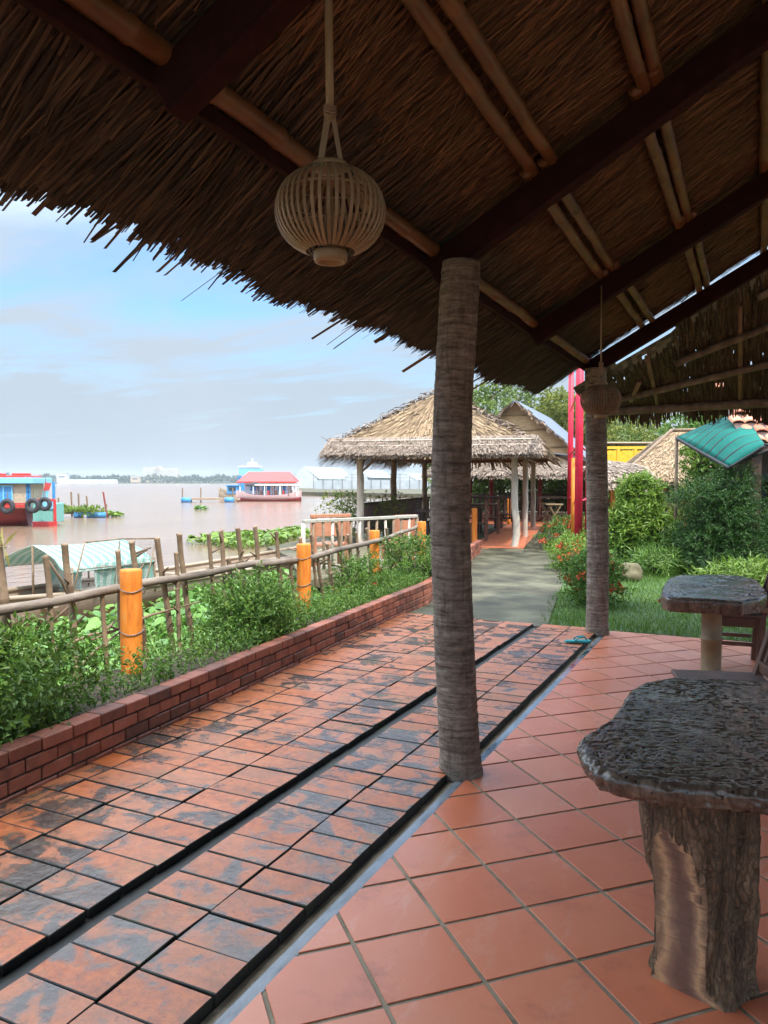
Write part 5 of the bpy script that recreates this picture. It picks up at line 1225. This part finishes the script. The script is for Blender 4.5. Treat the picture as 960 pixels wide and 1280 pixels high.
for yy_ in (-1.35, 3.9):
    g = MB(); g.box((0, yy_, .95), (2*hw, .06, .07)); g.box((0, yy_, .3), (2*hw, .05, .06))
    for i in range(26):
        if not (yy_ < 0 and 0.4 < -hw+i*.22 < 2.0): g.box((-hw+i*.22, yy_, .62), (.05, .04, .62))
    g.build('railing', M['darkwood'], p2)
p2.location = SV2
for px, d, lab in ((693, 26.2, 'folding wooden stool at the far end of the path'), (684, 27.5, 'second folding stool behind the first at the path end')):
    x, y = XY(px, d); t = local(thing('folding_stool', lab, 'stool', (x, y, 0), YAW, 'stools at the far end of the path'))
    g = MB(); g.box((0, 0, .72), (.55, .35, .04)); g.build('seat', M['bamboo_pale'], t, False, .005)
    for y_ in (-.15, .15):
        g = MB(); g.beam((-.22, y_, 0), (.2, y_, .7), .035, .035); g.build('leg', M['bamboo_pale'], t); g = MB(); g.beam((.22, y_+.03, 0), (-.2, y_+.03, .7), .035, .035); g.build('leg', M['bamboo_pale'], t)

# ------------------------------------------------------------------ red pole frame
t = thing('red_pole_frame', 'tall frame of three bright red poles in the flower bed', 'frame', tuple(G(722, 697)))
for px, py, top, r in ((722.5, 699, 5.2, .078), (712, 676, 5.2, .07), (734, 680, 5.6, .06)):
    p = G(px, py); g = MB(); g.tube([(p.x, p.y, -.1), (p.x, p.y, top)], [r, r*.95], 14); g.build('pole', M['red'], t, True)
p = G(716, 690); g = MB(); g.tube([(p.x, p.y, 0), (p.x, p.y, 2.0)], .05, 10); g.build('pole', M['orange'], t, True)
A3 = [G(722.5, 699), G(712, 676), G(734, 680)]
for zz in (1.1, 2.2, 3.3, 4.2):
    g = MB(); g.tube([(A3[0].x, A3[0].y, zz), (A3[1].x, A3[1].y, zz)], .02, 6); g.tube([(A3[0].x, A3[0].y, zz), (A3[2].x, A3[2].y, zz)], .02, 6); g.build('rung', M['red'], t, True)

# ------------------------------------------------------------------ garden on the right
def atg(px, d): return XY(px, d)
x, y = atg(744, 9.3); bush('ixora_shrub', 'red flowering ixora at the foot of the far palm pillar', (x, y, .31), (.27, .36, .29), M['leaf_mid'], 460, 9, .05, .024, seed=21, flowers=26, fl_size=.044, lobes=[((0, 0, 0), 1), ((-.12, .7, .02), .75)])
x, y = atg(716, 13.4); bush('ixora_shrub', 'orange flowering ixora at the foot of the red poles', (x, y, .24), (.22, 1.0, .24), M['leaf_bright'], 420, 9, .055, .026, seed=22, flowers=34, fl_size=.045)
x, y = atg(710, 18.5); bush('ixora_shrub', 'distant red flowering hedge along the right path edge', (x, y, .28), (.3, 2.2, .3), M['leaf_mid'], 420, 8, .07, .035, seed=23, flowers=46, fl_size=.045)
x, y = atg(800, 13.6); bush('garden_shrub', 'tall light green shrub right of the far palm pillar', (x, y, .66), (.50, .5, .42), M['leaf_bright'], 640, 8, .11, .03, seed=24, lobes=[((0, 0, 0), 1), ((-.02, .1, .62), .62), ((.30, -.05, -.18), .62), ((-.36, -.1, -.10), .6)], z0=0)
x, y = atg(768, 13.6); bush('garden_shrub', 'low dark green shrub between pillar and stone', (x, y, .34), (.32, .4, .34), M['leaf_mid'], 340, 8, .07, .03, seed=25)
x, y = atg(836, 13.0); bush('garden_shrub', 'low spreading shrub in front of the clipped dark tree', (x, y, .24), (.40, .42, .26), M['leaf_mid'], 420, 8, .07, .024, seed=26, flowers=3, fl_size=.035)
def topiary(label, px, d, tiers):
    x, y = XY(px, d); t = thing('topiary_tree', label, 'tree', (x, y, 0), 0); fo = MB(); tb = MB()
    pts = [(x, y, -.05), (x+.05, y, .4), (x-.05, y, .8), (x+.02, y, 1.4)]; tb.tube(pts, [.06, .05, .04, .02], 8, jit=.05)
    for i, (ox, oz, r, h) in enumerate(tiers):
        c = (x+ox*cy_, y+ox*sy_, oz); tb.tube([(x, y, oz-.12), c], [.025, .015], 6)
        P, A = blob(int(900*r), c, (r, r, h), .35, .3, 40+i); A = unit(A*np.array([1, 1, .35])); sprigs(fo, P, A, 11, .055, .014, spread=.55)
    tb.build('trunk', M['bark'], t, True); fo.build('crown', M['leaf_top'], t); return t
topiary('dark tiered topiary tree behind the bamboo legged table', 902, 12.3, [(-.1, .32, .62, .22), (.3, .45, .45, .2), (-.30, .62, .42, .17), (.12, .72, .55, .17), (-.1, .95, .38, .15), (.25, 1.0, .4, .15), (-.38, 1.28, .36, .17), (.1, 1.25, .36, .15), (.2, 1.5, .3, .15)])
x, y = atg(948, 13.5); bush('garden_shrub', 'leafy shrub with orange blooms at the right edge of the lawn', (x, y, .7), (.5, .5, .75), M['leaf_mid'], 520, 8, .10, .045, seed=28, flowers=14, fl_size=.05, z0=0)
x, y = atg(886, 17.5); bush('garden_shrub', 'yellow green shrub with orange blooms behind the dark topiary', (x, y, .75), (.75, .6, .55), M['leaf_yel'], 480, 8, .10, .045, seed=29, flowers=26, fl_size=.05, z0=0)
x, y = atg(930, 10.4); bush('fern_clump', 'bright fern clump at the foot of the topiary', (x, y, .16), (.5, .3, .18), M['leaf_bright'], 240, 8, .14, .022, seed=30, z0=0, cat='plant')
x, y = atg(822, 12.4); bush('fern_clump', 'grassy clump beside the garden stone', (x, y, .14), (.34, .3, .17), M['blade'], 260, 8, .16, .014, seed=31, z0=0, cat='plant')
x, y = XY(876, 16.5); tree('garden_tree', 'young leafy tree in front of the thatched cottage', x, y, 2.5, .5, M['leaf_bright'], 260, 0, 1.4, 7, .10, .05, seed=3, nl=7)
x, y = XY(935, 16.0); tree('garden_tree', 'dark leafy tree under the teal shade net', x, y, 2.6, .9, M['leaf_dark'], 620, 0, 1.2, 7, .13, .06, seed=5, nl=9)
sx0 = G(785, 724); t = thing('garden_stone', 'mossy brown boulder lying on the lawn', 'rock', (sx0.x, sx0.y, -.02)); g = MB(); vs = []; nu, nv = 22, 12
for i in range(nv+1):
    th = PI*i/nv
    for j in range(nu):
        a = 2*PI*j/nu; dv = Vector((math.sin(th)*math.cos(a), math.sin(th)*math.sin(a), math.cos(th))); r = .23*(1+.3*mn.noise(dv*1.6)+.08*mn.noise(dv*5)); vs.append((sx0.x+dv.x*r*1.1, sx0.y+dv.y*r, .09+dv.z*r*.72))
g.add(vs, [(i*nu+j, (i+1)*nu+j, (i+1)*nu+(j+1) % nu, i*nu+(j+1) % nu) for i in range(nv) for j in range(nu)]); g.build('boulder', M['stone'], t, True)
# lawn grass
n = 30000; x = R.uniform(-2.4, 2.6, n); y = 8.0+R.random(n)**1.2*7
k = x > np.interp(y, [7.9, 11.2, 14.7], [-1.85, -2.5, -3.3])-R.random(n)*.15; x, y = x[k], y[k]; n = len(x)
B0 = np.stack([x, y, np.full(n, -.02)], 1); hh = R.uniform(.03, .085, n)*(1+.6*np.array([mn.noise(Vector((a*1.5, b*1.5, 0))) for a, b in zip(x, y)])); T = B0+np.stack([R.normal(size=n)*.03, R.normal(size=n)*.03, hh], 1); sd = unit(rdir(n)*np.array([1, 1, 0]))*.0045
g = MB(); g.arr(np.stack([B0-sd, B0+sd, T], 1), 3); tag(g.build('lawn_grass', M['blade']), 'short green grass of the lawn', 'grass', None, 'stuff')
# thatched cottage
x, y = XY(850, 23.); ct = thing('thatched_cottage', 'small thatched cottage with bamboo railing beyond the garden', 'cottage', (x, y, 0), math.radians(14)); SVc = ct.location.copy(); ct.location = (0, 0, 0)
g = MB(); A_ = (-1.75, -1.0, 1.55); B_ = (1.9, -1.0, 1.55); C_ = (1.0, 1.4, 3.0); E_ = (-.05, 1.4, 3.0)
thatch_face(g, A_, B_, C_, E_, 4200, .4, .035, .08, fringe=700, fl=.18)
thatch_face(g, (-1.75, 4, 1.55), A_, E_, (-.05, 3.0, 3.0), 1500, .4, .035, .08, fringe=300, fl=.2); thatch_face(g, B_, (1.9, 4, 1.55), (1.0, 3, 3.0), C_, 1200, .4, .035, .08); thatch_face(g, (1.9, 4, 1.55), (-1.75, 4, 1.55), (-.05, 3, 3.0), (1., 3, 3.0), 300, .4, .04, .08)
g.build('roof_thatch', M['thatch_sun'], ct)
g = MB(); g.tube([(-1.8, -1.05, 1.66), (-.05, 1.35, 3.12), (1.0, 1.4, 3.12)], .055, 8, jit=.1); g.build('ridge_roll', M['stake'], ct)
for xx in (-1.4, -.35, .6, 1.6): g = MB(); g.tube([(xx, -.7, 0), (xx, -.7, 1.62)], .05, 8); g.build('post', M['bamboo_pale'], ct, True)
g = MB(); g.box((.2, 1.2, .8), (3.0, .1, 1.6)); g.build('back_wall', M['tan'], ct)
g = MB(); g.box((-.85, 1.13, 1.0), (.7, .04, .9)); g.build('doorway', M['black'], ct)
g = MB()
for zz in (.95, .55): g.tube([(-1.5, -.78, zz), (1.7, -.78, zz)], .028, 6)
for i in range(12): g.tube([(-1.5+i*.29, -.78, 0.1), (-1.5+i*.29, -.78, .95)], .018, 5)
g.tube([(-1.4, -.8, .3), (-.4, -.8, .9)], .022, 5); g.tube([(-.4, -.8, .3), (-1.4, -.8, .9)], .022, 5); g.build('railing', M['bamboo_pale'], ct, True)
ct.location = SVc
for px, col, lab in ((856, 'blue', 'blue cloth hanging under the cottage eave'), (829, 'roof_red', 'red cloth hanging at the left of the cottage'), (893, 'roof_red', 'red cloth hanging at the right of the cottage')):
    p = D(px, 604, 22.3); t = thing('hanging_cloth', lab, 'cloth', tuple(p), 0); g = MB(); vs = []
    for i in range(9):
        for j in range(7): vs.append(p+Vector((cy_, sy_, 0))*(.26*(i/8-.5))+Vector((0, 0, .09-.32*j/6))+Vector((-sy_, cy_, 0))*(.03*math.sin(i*1.7)*(.3+j/6)))
    g.add(vs, [(i*7+j, i*7+j+1, (i+1)*7+j+1, (i+1)*7+j) for i in range(8) for j in range(6)]); o = g.build('cloth', M[col], t, True); sm = o.modifiers.new('Solid', 'SOLIDIFY'); sm.thickness = .008
# small thatched porch between red poles and cottage
x, y = XY(785, 21.5); t = thing('leaf_shelter', 'low shelter with ragged dry palm leaf roof and orange post', 'shelter', (x, y, 0), YAW); SVs = t.location.copy(); t.location = (0, 0, 0)
t.rotation_euler = (0, 0, YAW)
g = MB(); thatch_face(g, (-.9, -.5, 1.66), (.55, -.5, 1.58), (.4, .6, 1.95), (-.8, .6, 2.1), 900, .45, .05, .06, fringe=420, fl=.4, jit=.4); thatch_face(g, (.55, 1.7, 1.6), (-.9, 1.7, 1.6), (-.8, .6, 2.1), (.4, .6, 1.95), 300, .45, .05, .06); g.build('leaf_roof', M['thatch_grey'], t)
for xx, mm in ((-.5, 'orange'), (.4, 'stake'), (-.8, 'stake')): g = MB(); g.tube([(xx, -.3, 0), (xx, -.3, 1.72)], .07 if mm == 'orange' else .05, 9); g.build('post', M[mm], t, True)
g = MB(); g.slab([(-1.6, .5, 2.25), (-.6, .3, 1.95), (-.6, 3, 2.0), (-1.6, 3, 2.4)], .03); g.build('sheet_roof', M['metal_roof'], t)
t.location = SVs
# yellow balcony house far behind
x, y = XY(795, 38.); t = thing('yellow_house', 'far house with a bright yellow lattice balcony', 'house', (x, y, 0), YAW); SVy = t.location.copy(); t.location = (0, 0, 0)
g = MB(); g.box((.3, 2, 1.1), (4.2, 3, 2.2)); g.build('wall', M['cream'], t)
g = MB(); g.box((.3, 0.2, 2.28), (4.4, .9, .16)); g.box((.3, -.2, 3.16), (4.4, .1, .14)); g.box((.3, -.2, 2.45), (4.4, .08, .1)); 
for i in range(6): g.box((-1.8+i*.84, -.2, 2.8), (.14, .12, .75))
for i in range(5):
    x0 = -1.8+i*.84; g.beam((x0, -.2, 2.5), (x0+.84, -.2, 3.1), .05, .05); g.beam((x0, -.17, 3.1), (x0+.84, -.17, 2.5), .05, .05)
g.build('balcony', M['yellow'], t)
g = MB(); g.box((.3, .5, 2.75), (4.0, .05, .6)); g.build('back_wall', M['yellow'], t)
g = MB(); g.box((.3, 1.7, 3.45), (4.6, 2.6, .07)); g.build('roof', M['cream'], t)
for xx in (-1.7, 2.3): g = MB(); g.box((xx, -.2, 3.35), (.14, .12, .4)); g.build('post', M['yellow'], t)
t.location = SVy
# teal shade net on bars
t = thing('shade_net', 'curved teal shade net stretched over dark bars', 'net', tuple(D(905, 560, 13)))
A_, B_, C_, E_ = D(846, 546, 14.6), D(926, 512, 14.4), D(956, 556, 11.6), D(912, 583, 12.0)
nu, nv = 12, 16; Pt = {}
for i in range(nu+1):
    for j in range(nv+1):
        s, q = i/nu, j/nv; p = (A_.lerp(B_, s)).lerp(E_.lerp(C_, s), q); p = p+Vector((0, 0, (.16*math.sin(PI*q)*math.sin(PI*s)))); Pt[i, j] = p
g = MB(); vs = [Pt[i, j] for i in range(nu+1) for j in range(nv+1)]; g.add(vs, [(i*(nv+1)+j, i*(nv+1)+j+1, (i+1)*(nv+1)+j+1, (i+1)*(nv+1)+j) for i in range(nu) for j in range(nv)]); o = g.build('netting', M['net'], t, True)
sm = o.modifiers.new('Solid', 'SOLIDIFY'); sm.thickness = .004
for j in range(0, nv+1, 2): g = MB(); g.tube([Pt[i, j]+Vector((0, 0, -.02)) for i in range(nu+1)], .024, 5); g.build('bar', M['black'], t, True)
for i in (0, 4, 8, 12): g = MB(); g.tube([Pt[i, j]+Vector((0, 0, -.03)) for j in range(nv+1)], .022 if i else .034, 5); g.build('hoop', M['black'], t, True)
hp_ = D(985, 552, 11.8)
for p in (E_, C_): g = MB(); g.tube([p, hp_], .022, 6); g.build('tie_bar', M['black'], t, True)
g = MB(); g.tube([(hp_.x, hp_.y, -.02), hp_+Vector((0, 0, .1))], .04, 6); g.build('post', M['stake'], t, True)
p = Pt[0, 0]; g = MB(); g.tube([(p.x, p.y, -.02), p], .03, 6); g.build('post', M['stake'], t, True)
# clay tiled roof corner
x, y = XY(972, 12.6); t = thing('tiled_house', 'house corner with an overlapping clay tile roof at the right edge', 'house', (x, y, 0), math.radians(20)); SVt = t.location.copy(); t.location = (0, 0, 0)
g = MB()
for r_ in range(7):
    for c_ in range(16):
        x0 = -.52+c_*.2+(.1 if r_ % 2 else 0); y0_ = r_*.22; z0_ = 2.16+r_*.17; pts = []
        vs = []
        for k in range(6):
            a = PI*k/5; vs += [(x0+.1*math.cos(a)*-1, y0_-.12, z0_+.045*math.sin(a)), (x0-.1*math.cos(a), y0_+.16, z0_+.045*math.sin(a)+.12)]
        g.add(vs+[(v[0], v[1], v[2]-.02) for v in vs], [(2*k, 2*k+2, 2*k+3, 2*k+1) for k in range(5)]+[(12+2*k+1, 12+2*k+3, 12+2*k+2, 12+2*k) for k in range(5)]+[(2*k, 12+2*k, 12+2*k+2, 2*k+2) for k in range(5)])
g.build('roof_tile', M['rooftile'], t)
g = MB(); g.slab([(-.6, -.1, 2.13), (2.6, -.1, 2.13), (2.6, 1.6, 3.4), (-.6, 1.6, 3.4)], .02); g.build('roof_board', M['darkwood'], t)
g = MB(); g.box((1.1, 1.0, 1.04), (2.8, .12, 2.1)); g.build('wall', M['darkwood'], t)
g = MB(); g.box((1.1, -.05, 2.08), (3.2, .04, .14)); g.build('fascia', M['darkwood'], t)
for xx in (-.3, 2.4): g = MB(); g.box((xx, .1, 1.0), (.12, .12, 2.05)); g.build('post', M['darkwood'], t)
g = MB(); g.box((.4, .93, 1.2), (.7, .05, .9)); g.build('window', M['glass'], t)
t.location = SVt

# ------------------------------------------------------------------ background trees
bt = [(600, 40, 6.6, 2.6, 'leaf_tree', 'loose crowned tree just right of the near palm pillar top'), (628, 46, 7.3, 2.8, 'leaf_tree', 'tallest pale tree behind the gabled pavilion'), (575, 44, 5.2, 2.6, 'leaf_mid', 'tree seen through the pavilion behind the near pillar'), (655, 43, 5.0, 2.9, 'leaf_tree', 'tree directly behind the woven gable'),
      (690, 41, 6.2, 3.0, 'leaf_yel', 'yellow green tree left of the red poles'), (722, 44, 6.4, 3.0, 'leaf_tree', 'tree behind the red poles'), (762, 47, 5.4, 2.8, 'leaf_yel', 'yellow green tree left of the yellow balcony'), (800, 50, 5.9, 2.9, 'leaf_yel', 'yellow green tree behind the yellow balcony'), (842, 44, 4.8, 2.6, 'leaf_yel', 'yellow green tree behind the thatched cottage'),
      (890, 40, 5.5, 3.0, 'leaf_mid', 'tree behind the teal shade net'), (940, 34, 5.5, 3.0, 'leaf_mid', 'tree at the right edge behind the tiled house')]
for i, (px, d, h, cr, m_, lab) in enumerate(bt):
    x, y = XY(px, d); tree('garden_tree' if i % 2 else 'shade_tree', lab, x, y, h, cr, M[m_], 650 if i < 2 else 1300, -.05, h*.32, 7, .24, .11, seed=20+i, group='trees behind the garden', nl=12, gap=.25)
for i, (px, d, h, w_, lab) in enumerate(((590, 36, 2.2, 2.0, 'hedge seen under the pavilion eave beside the near pillar'), (640, 37, 2.4, 2.2, 'hedge seen under the pavilion eave behind the white post'), (690, 36, 2.4, 2.0, 'hedge closing the far end of the path'), (740, 32, 1.8, 1.8, 'hedge behind the far palm pillar'), (935, 22, 1.6, 1.5, 'hedge behind the dark topiary at the right'), (860, 29, 1.6, 2.2, 'hedge behind the thatched cottage'))):
    x, y = XY(px, d); bush('hedge', lab, (x, y, h/2), (w_, w_*.6, h/2), M['leaf_tree'] if i % 2 else M['leaf_bright'], 700, 7, .17, .075, seed=60+i, z0=-.05, cat='hedge', group='hedges behind the garden')
for i, (px, d, lab) in enumerate(((425, 21, 'tall thin weed growing on the bank left of the pavilion post'), (440, 19.5, 'tall bushy weed growing beside the left pavilion post'), (485, 20, 'low dry weed on the bank inside the pavilion posts'))):
    x, y = XY(px, d); tp2 = thing('bank_weed', lab, 'plant', (x, y, -.6), 0, 'weeds on the river bank'); n = 150; P = np.stack([x+R.normal(size=n)*.32, y+R.normal(size=n)*.3, -.1+R.random(n)*1.3], 1)
    g = MB(); sprigs(g, P, rdir(n, .8), 5, .11, .035); g.build('foliage', M['leaf_yel'] if i != 1 else M['leaf_tree'], tp2)
    g = MB()
    for k in range(9): a = rnd.uniform(0, 6.28); g.tube([(x, y, -.6), (x+.15*math.cos(a), y+.15*math.sin(a), .3), (x+.35*math.cos(a), y+.35*math.sin(a), .6+rnd.random()*.6)], [.012, .009, .004], 5)
    g.build('stem', M['bark'], tp2)

# ------------------------------------------------------------------ haze
g = MB(); g.box((-400, 615, (-2.2+22)/2), (1790, 1366, 24.2)); hz_ = g.build('haze', None or bpy.data.materials.new('air')); hm = hz_.data.materials[0]; hm.use_nodes = True; nt = hm.node_tree; nt.nodes.clear()
om = nt.nodes.new('ShaderNodeOutputMaterial'); pv = nt.nodes.new('ShaderNodeVolumePrincipled'); pv.inputs['Color'].default_value = (.86, .92, 1, 1); pv.inputs['Density'].default_value = .00028; nt.links.new(pv.outputs[0], om.inputs['Volume'])
tag(hz_, 'thin pale blue haze over the river', 'haze', None, 'stuff')

# ------------------------------------------------------------------ light, sky, camera
SUN_EL = math.radians(57); SUN_AZ = math.atan2(.88, -.475)      # clockwise from +Y
sv = Vector((math.sin(SUN_AZ)*math.cos(SUN_EL), math.cos(SUN_AZ)*math.cos(SUN_EL), math.sin(SUN_EL)))
ld = bpy.data.lights.new('sun', 'SUN'); ld.energy = 2.0; ld.angle = math.radians(1.2); ld.color = (1, .93, .82)
lo = bpy.data.objects.new('sun', ld); COL.objects.link(lo); lo.rotation_euler = (-sv).to_track_quat('-Z', 'Y').to_euler(); lo.location = (8, -8, 14)
wd = bpy.data.worlds.new('World'); SC.world = wd; wd.use_nodes = True; nt = wd.node_tree; bg = nt.nodes['Background']
sky = nt.nodes.new('ShaderNodeTexSky'); sky.sky_type = 'NISHITA'; sky.sun_disc = False; sky.sun_elevation = SUN_EL; sky.sun_rotation = SUN_AZ; sky.air_density = 1.0; sky.dust_density = 1.2; sky.ozone_density = 1.6
tc = nt.nodes.new('ShaderNodeTexCoord'); sp = nt.nodes.new('ShaderNodeSeparateXYZ'); nt.links.new(tc.outputs['Generated'], sp.inputs[0])
zz = mth(nt, 'MAXIMUM', mth(nt, 'ADD', sp.outputs[2], .10), .03); cb = nt.nodes.new('ShaderNodeCombineXYZ')
nt.links.new(mth(nt, 'DIVIDE', sp.outputs[0], zz), cb.inputs[0]); nt.links.new(mth(nt, 'DIVIDE', sp.outputs[1], zz), cb.inputs[1])
mp = nt.nodes.new('ShaderNodeMapping'); mp.inputs['Rotation'].default_value = (0, 0, math.radians(35)); mp.inputs['Scale'].default_value = (.55, 1.25, 1); nt.links.new(cb.outputs[0], mp.inputs[0])
c1 = noise(nt, mp.outputs[0], 1.5, 9, .58, .5); c2 = noise(nt, cb.outputs[0], .55, 4, .5)
cl = mth(nt, 'ADD', mth(nt, 'MULTIPLY', c1, .7), mth(nt, 'MULTIPLY', c2, .5))
hzn = ramp(nt, sp.outputs[2], [(.0, .40), (.12, .22), (.35, 0.0)])
cl = mth(nt, 'ADD', cl, ramp(nt, sp.outputs[2], [(.36, 0.0), (.62, .24)]))  # extra cloud cover added overhead, out of view, for more fill
clf = ramp(nt, mth(nt, 'ADD', cl, mth(nt, 'MULTIPLY', hzn, .8)), [(.50, .04), (.64, .40), (.79, .96)])
bst = ramp(nt, sp.outputs[2], [(.10, .150), (.28, .172), (.58, 1.0)])          # unseen overhead cloud boosted as added fill light for deck and floor
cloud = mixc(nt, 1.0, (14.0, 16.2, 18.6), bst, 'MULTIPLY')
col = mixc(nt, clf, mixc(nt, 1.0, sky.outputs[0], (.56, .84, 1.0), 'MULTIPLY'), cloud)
# a soft grey cumulus puff low over the river
pd = Vector(ray(238, 505)[:3]).normalized()
vm = nt.nodes.new('ShaderNodeVectorMath'); vm.operation = 'DISTANCE'; vm.inputs[1].default_value = pd; nt.links.new(tc.outputs['Generated'], vm.inputs[0])
pf = mth(nt, 'MULTIPLY', mth(nt, 'SUBTRACT', .115, mth(nt, 'ADD', vm.outputs['Value'], mth(nt, 'MULTIPLY', mth(nt, 'SUBTRACT', noise(nt, tc.outputs['Generated'], 14, 6, .6), .5), .22))), 12.0, True)
col = mixc(nt, mth(nt, 'MULTIPLY', pf, .6), col, (2.3, 2.65, 3.1))
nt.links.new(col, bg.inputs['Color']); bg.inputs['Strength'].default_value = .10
cd = bpy.data.cameras.new('camera'); co = bpy.data.objects.new('camera', cd); COL.objects.link(co)
co.location = (0, 0, H); co.rotation_euler = (math.radians(90)-PIT, 0, YAW)
cd.sensor_fit = 'VERTICAL'; cd.sensor_height = 36; cd.lens = 36*F/1280; cd.clip_end = 4000; cd.clip_start = .05
SC.camera = co
SC.render.engine = 'CYCLES'; SC.cycles.max_bounces = 8; SC.cycles.diffuse_bounces = 5; SC.cycles.volume_bounces = 0; SC.cycles.use_denoising = True; SC.cycles.use_adaptive_sampling = True
try: SC.cycles.denoiser = 'OPENIMAGEDENOISE'
except Exception: pass
SC.cycles.caustics_reflective = False; SC.cycles.caustics_refractive = False; SC.cycles.sample_clamp_indirect = 6
vs_ = SC.view_settings; vs_.view_transform = 'Standard'; vs_.look = 'None'; vs_.gamma = 1; vs_.exposure = 1.43
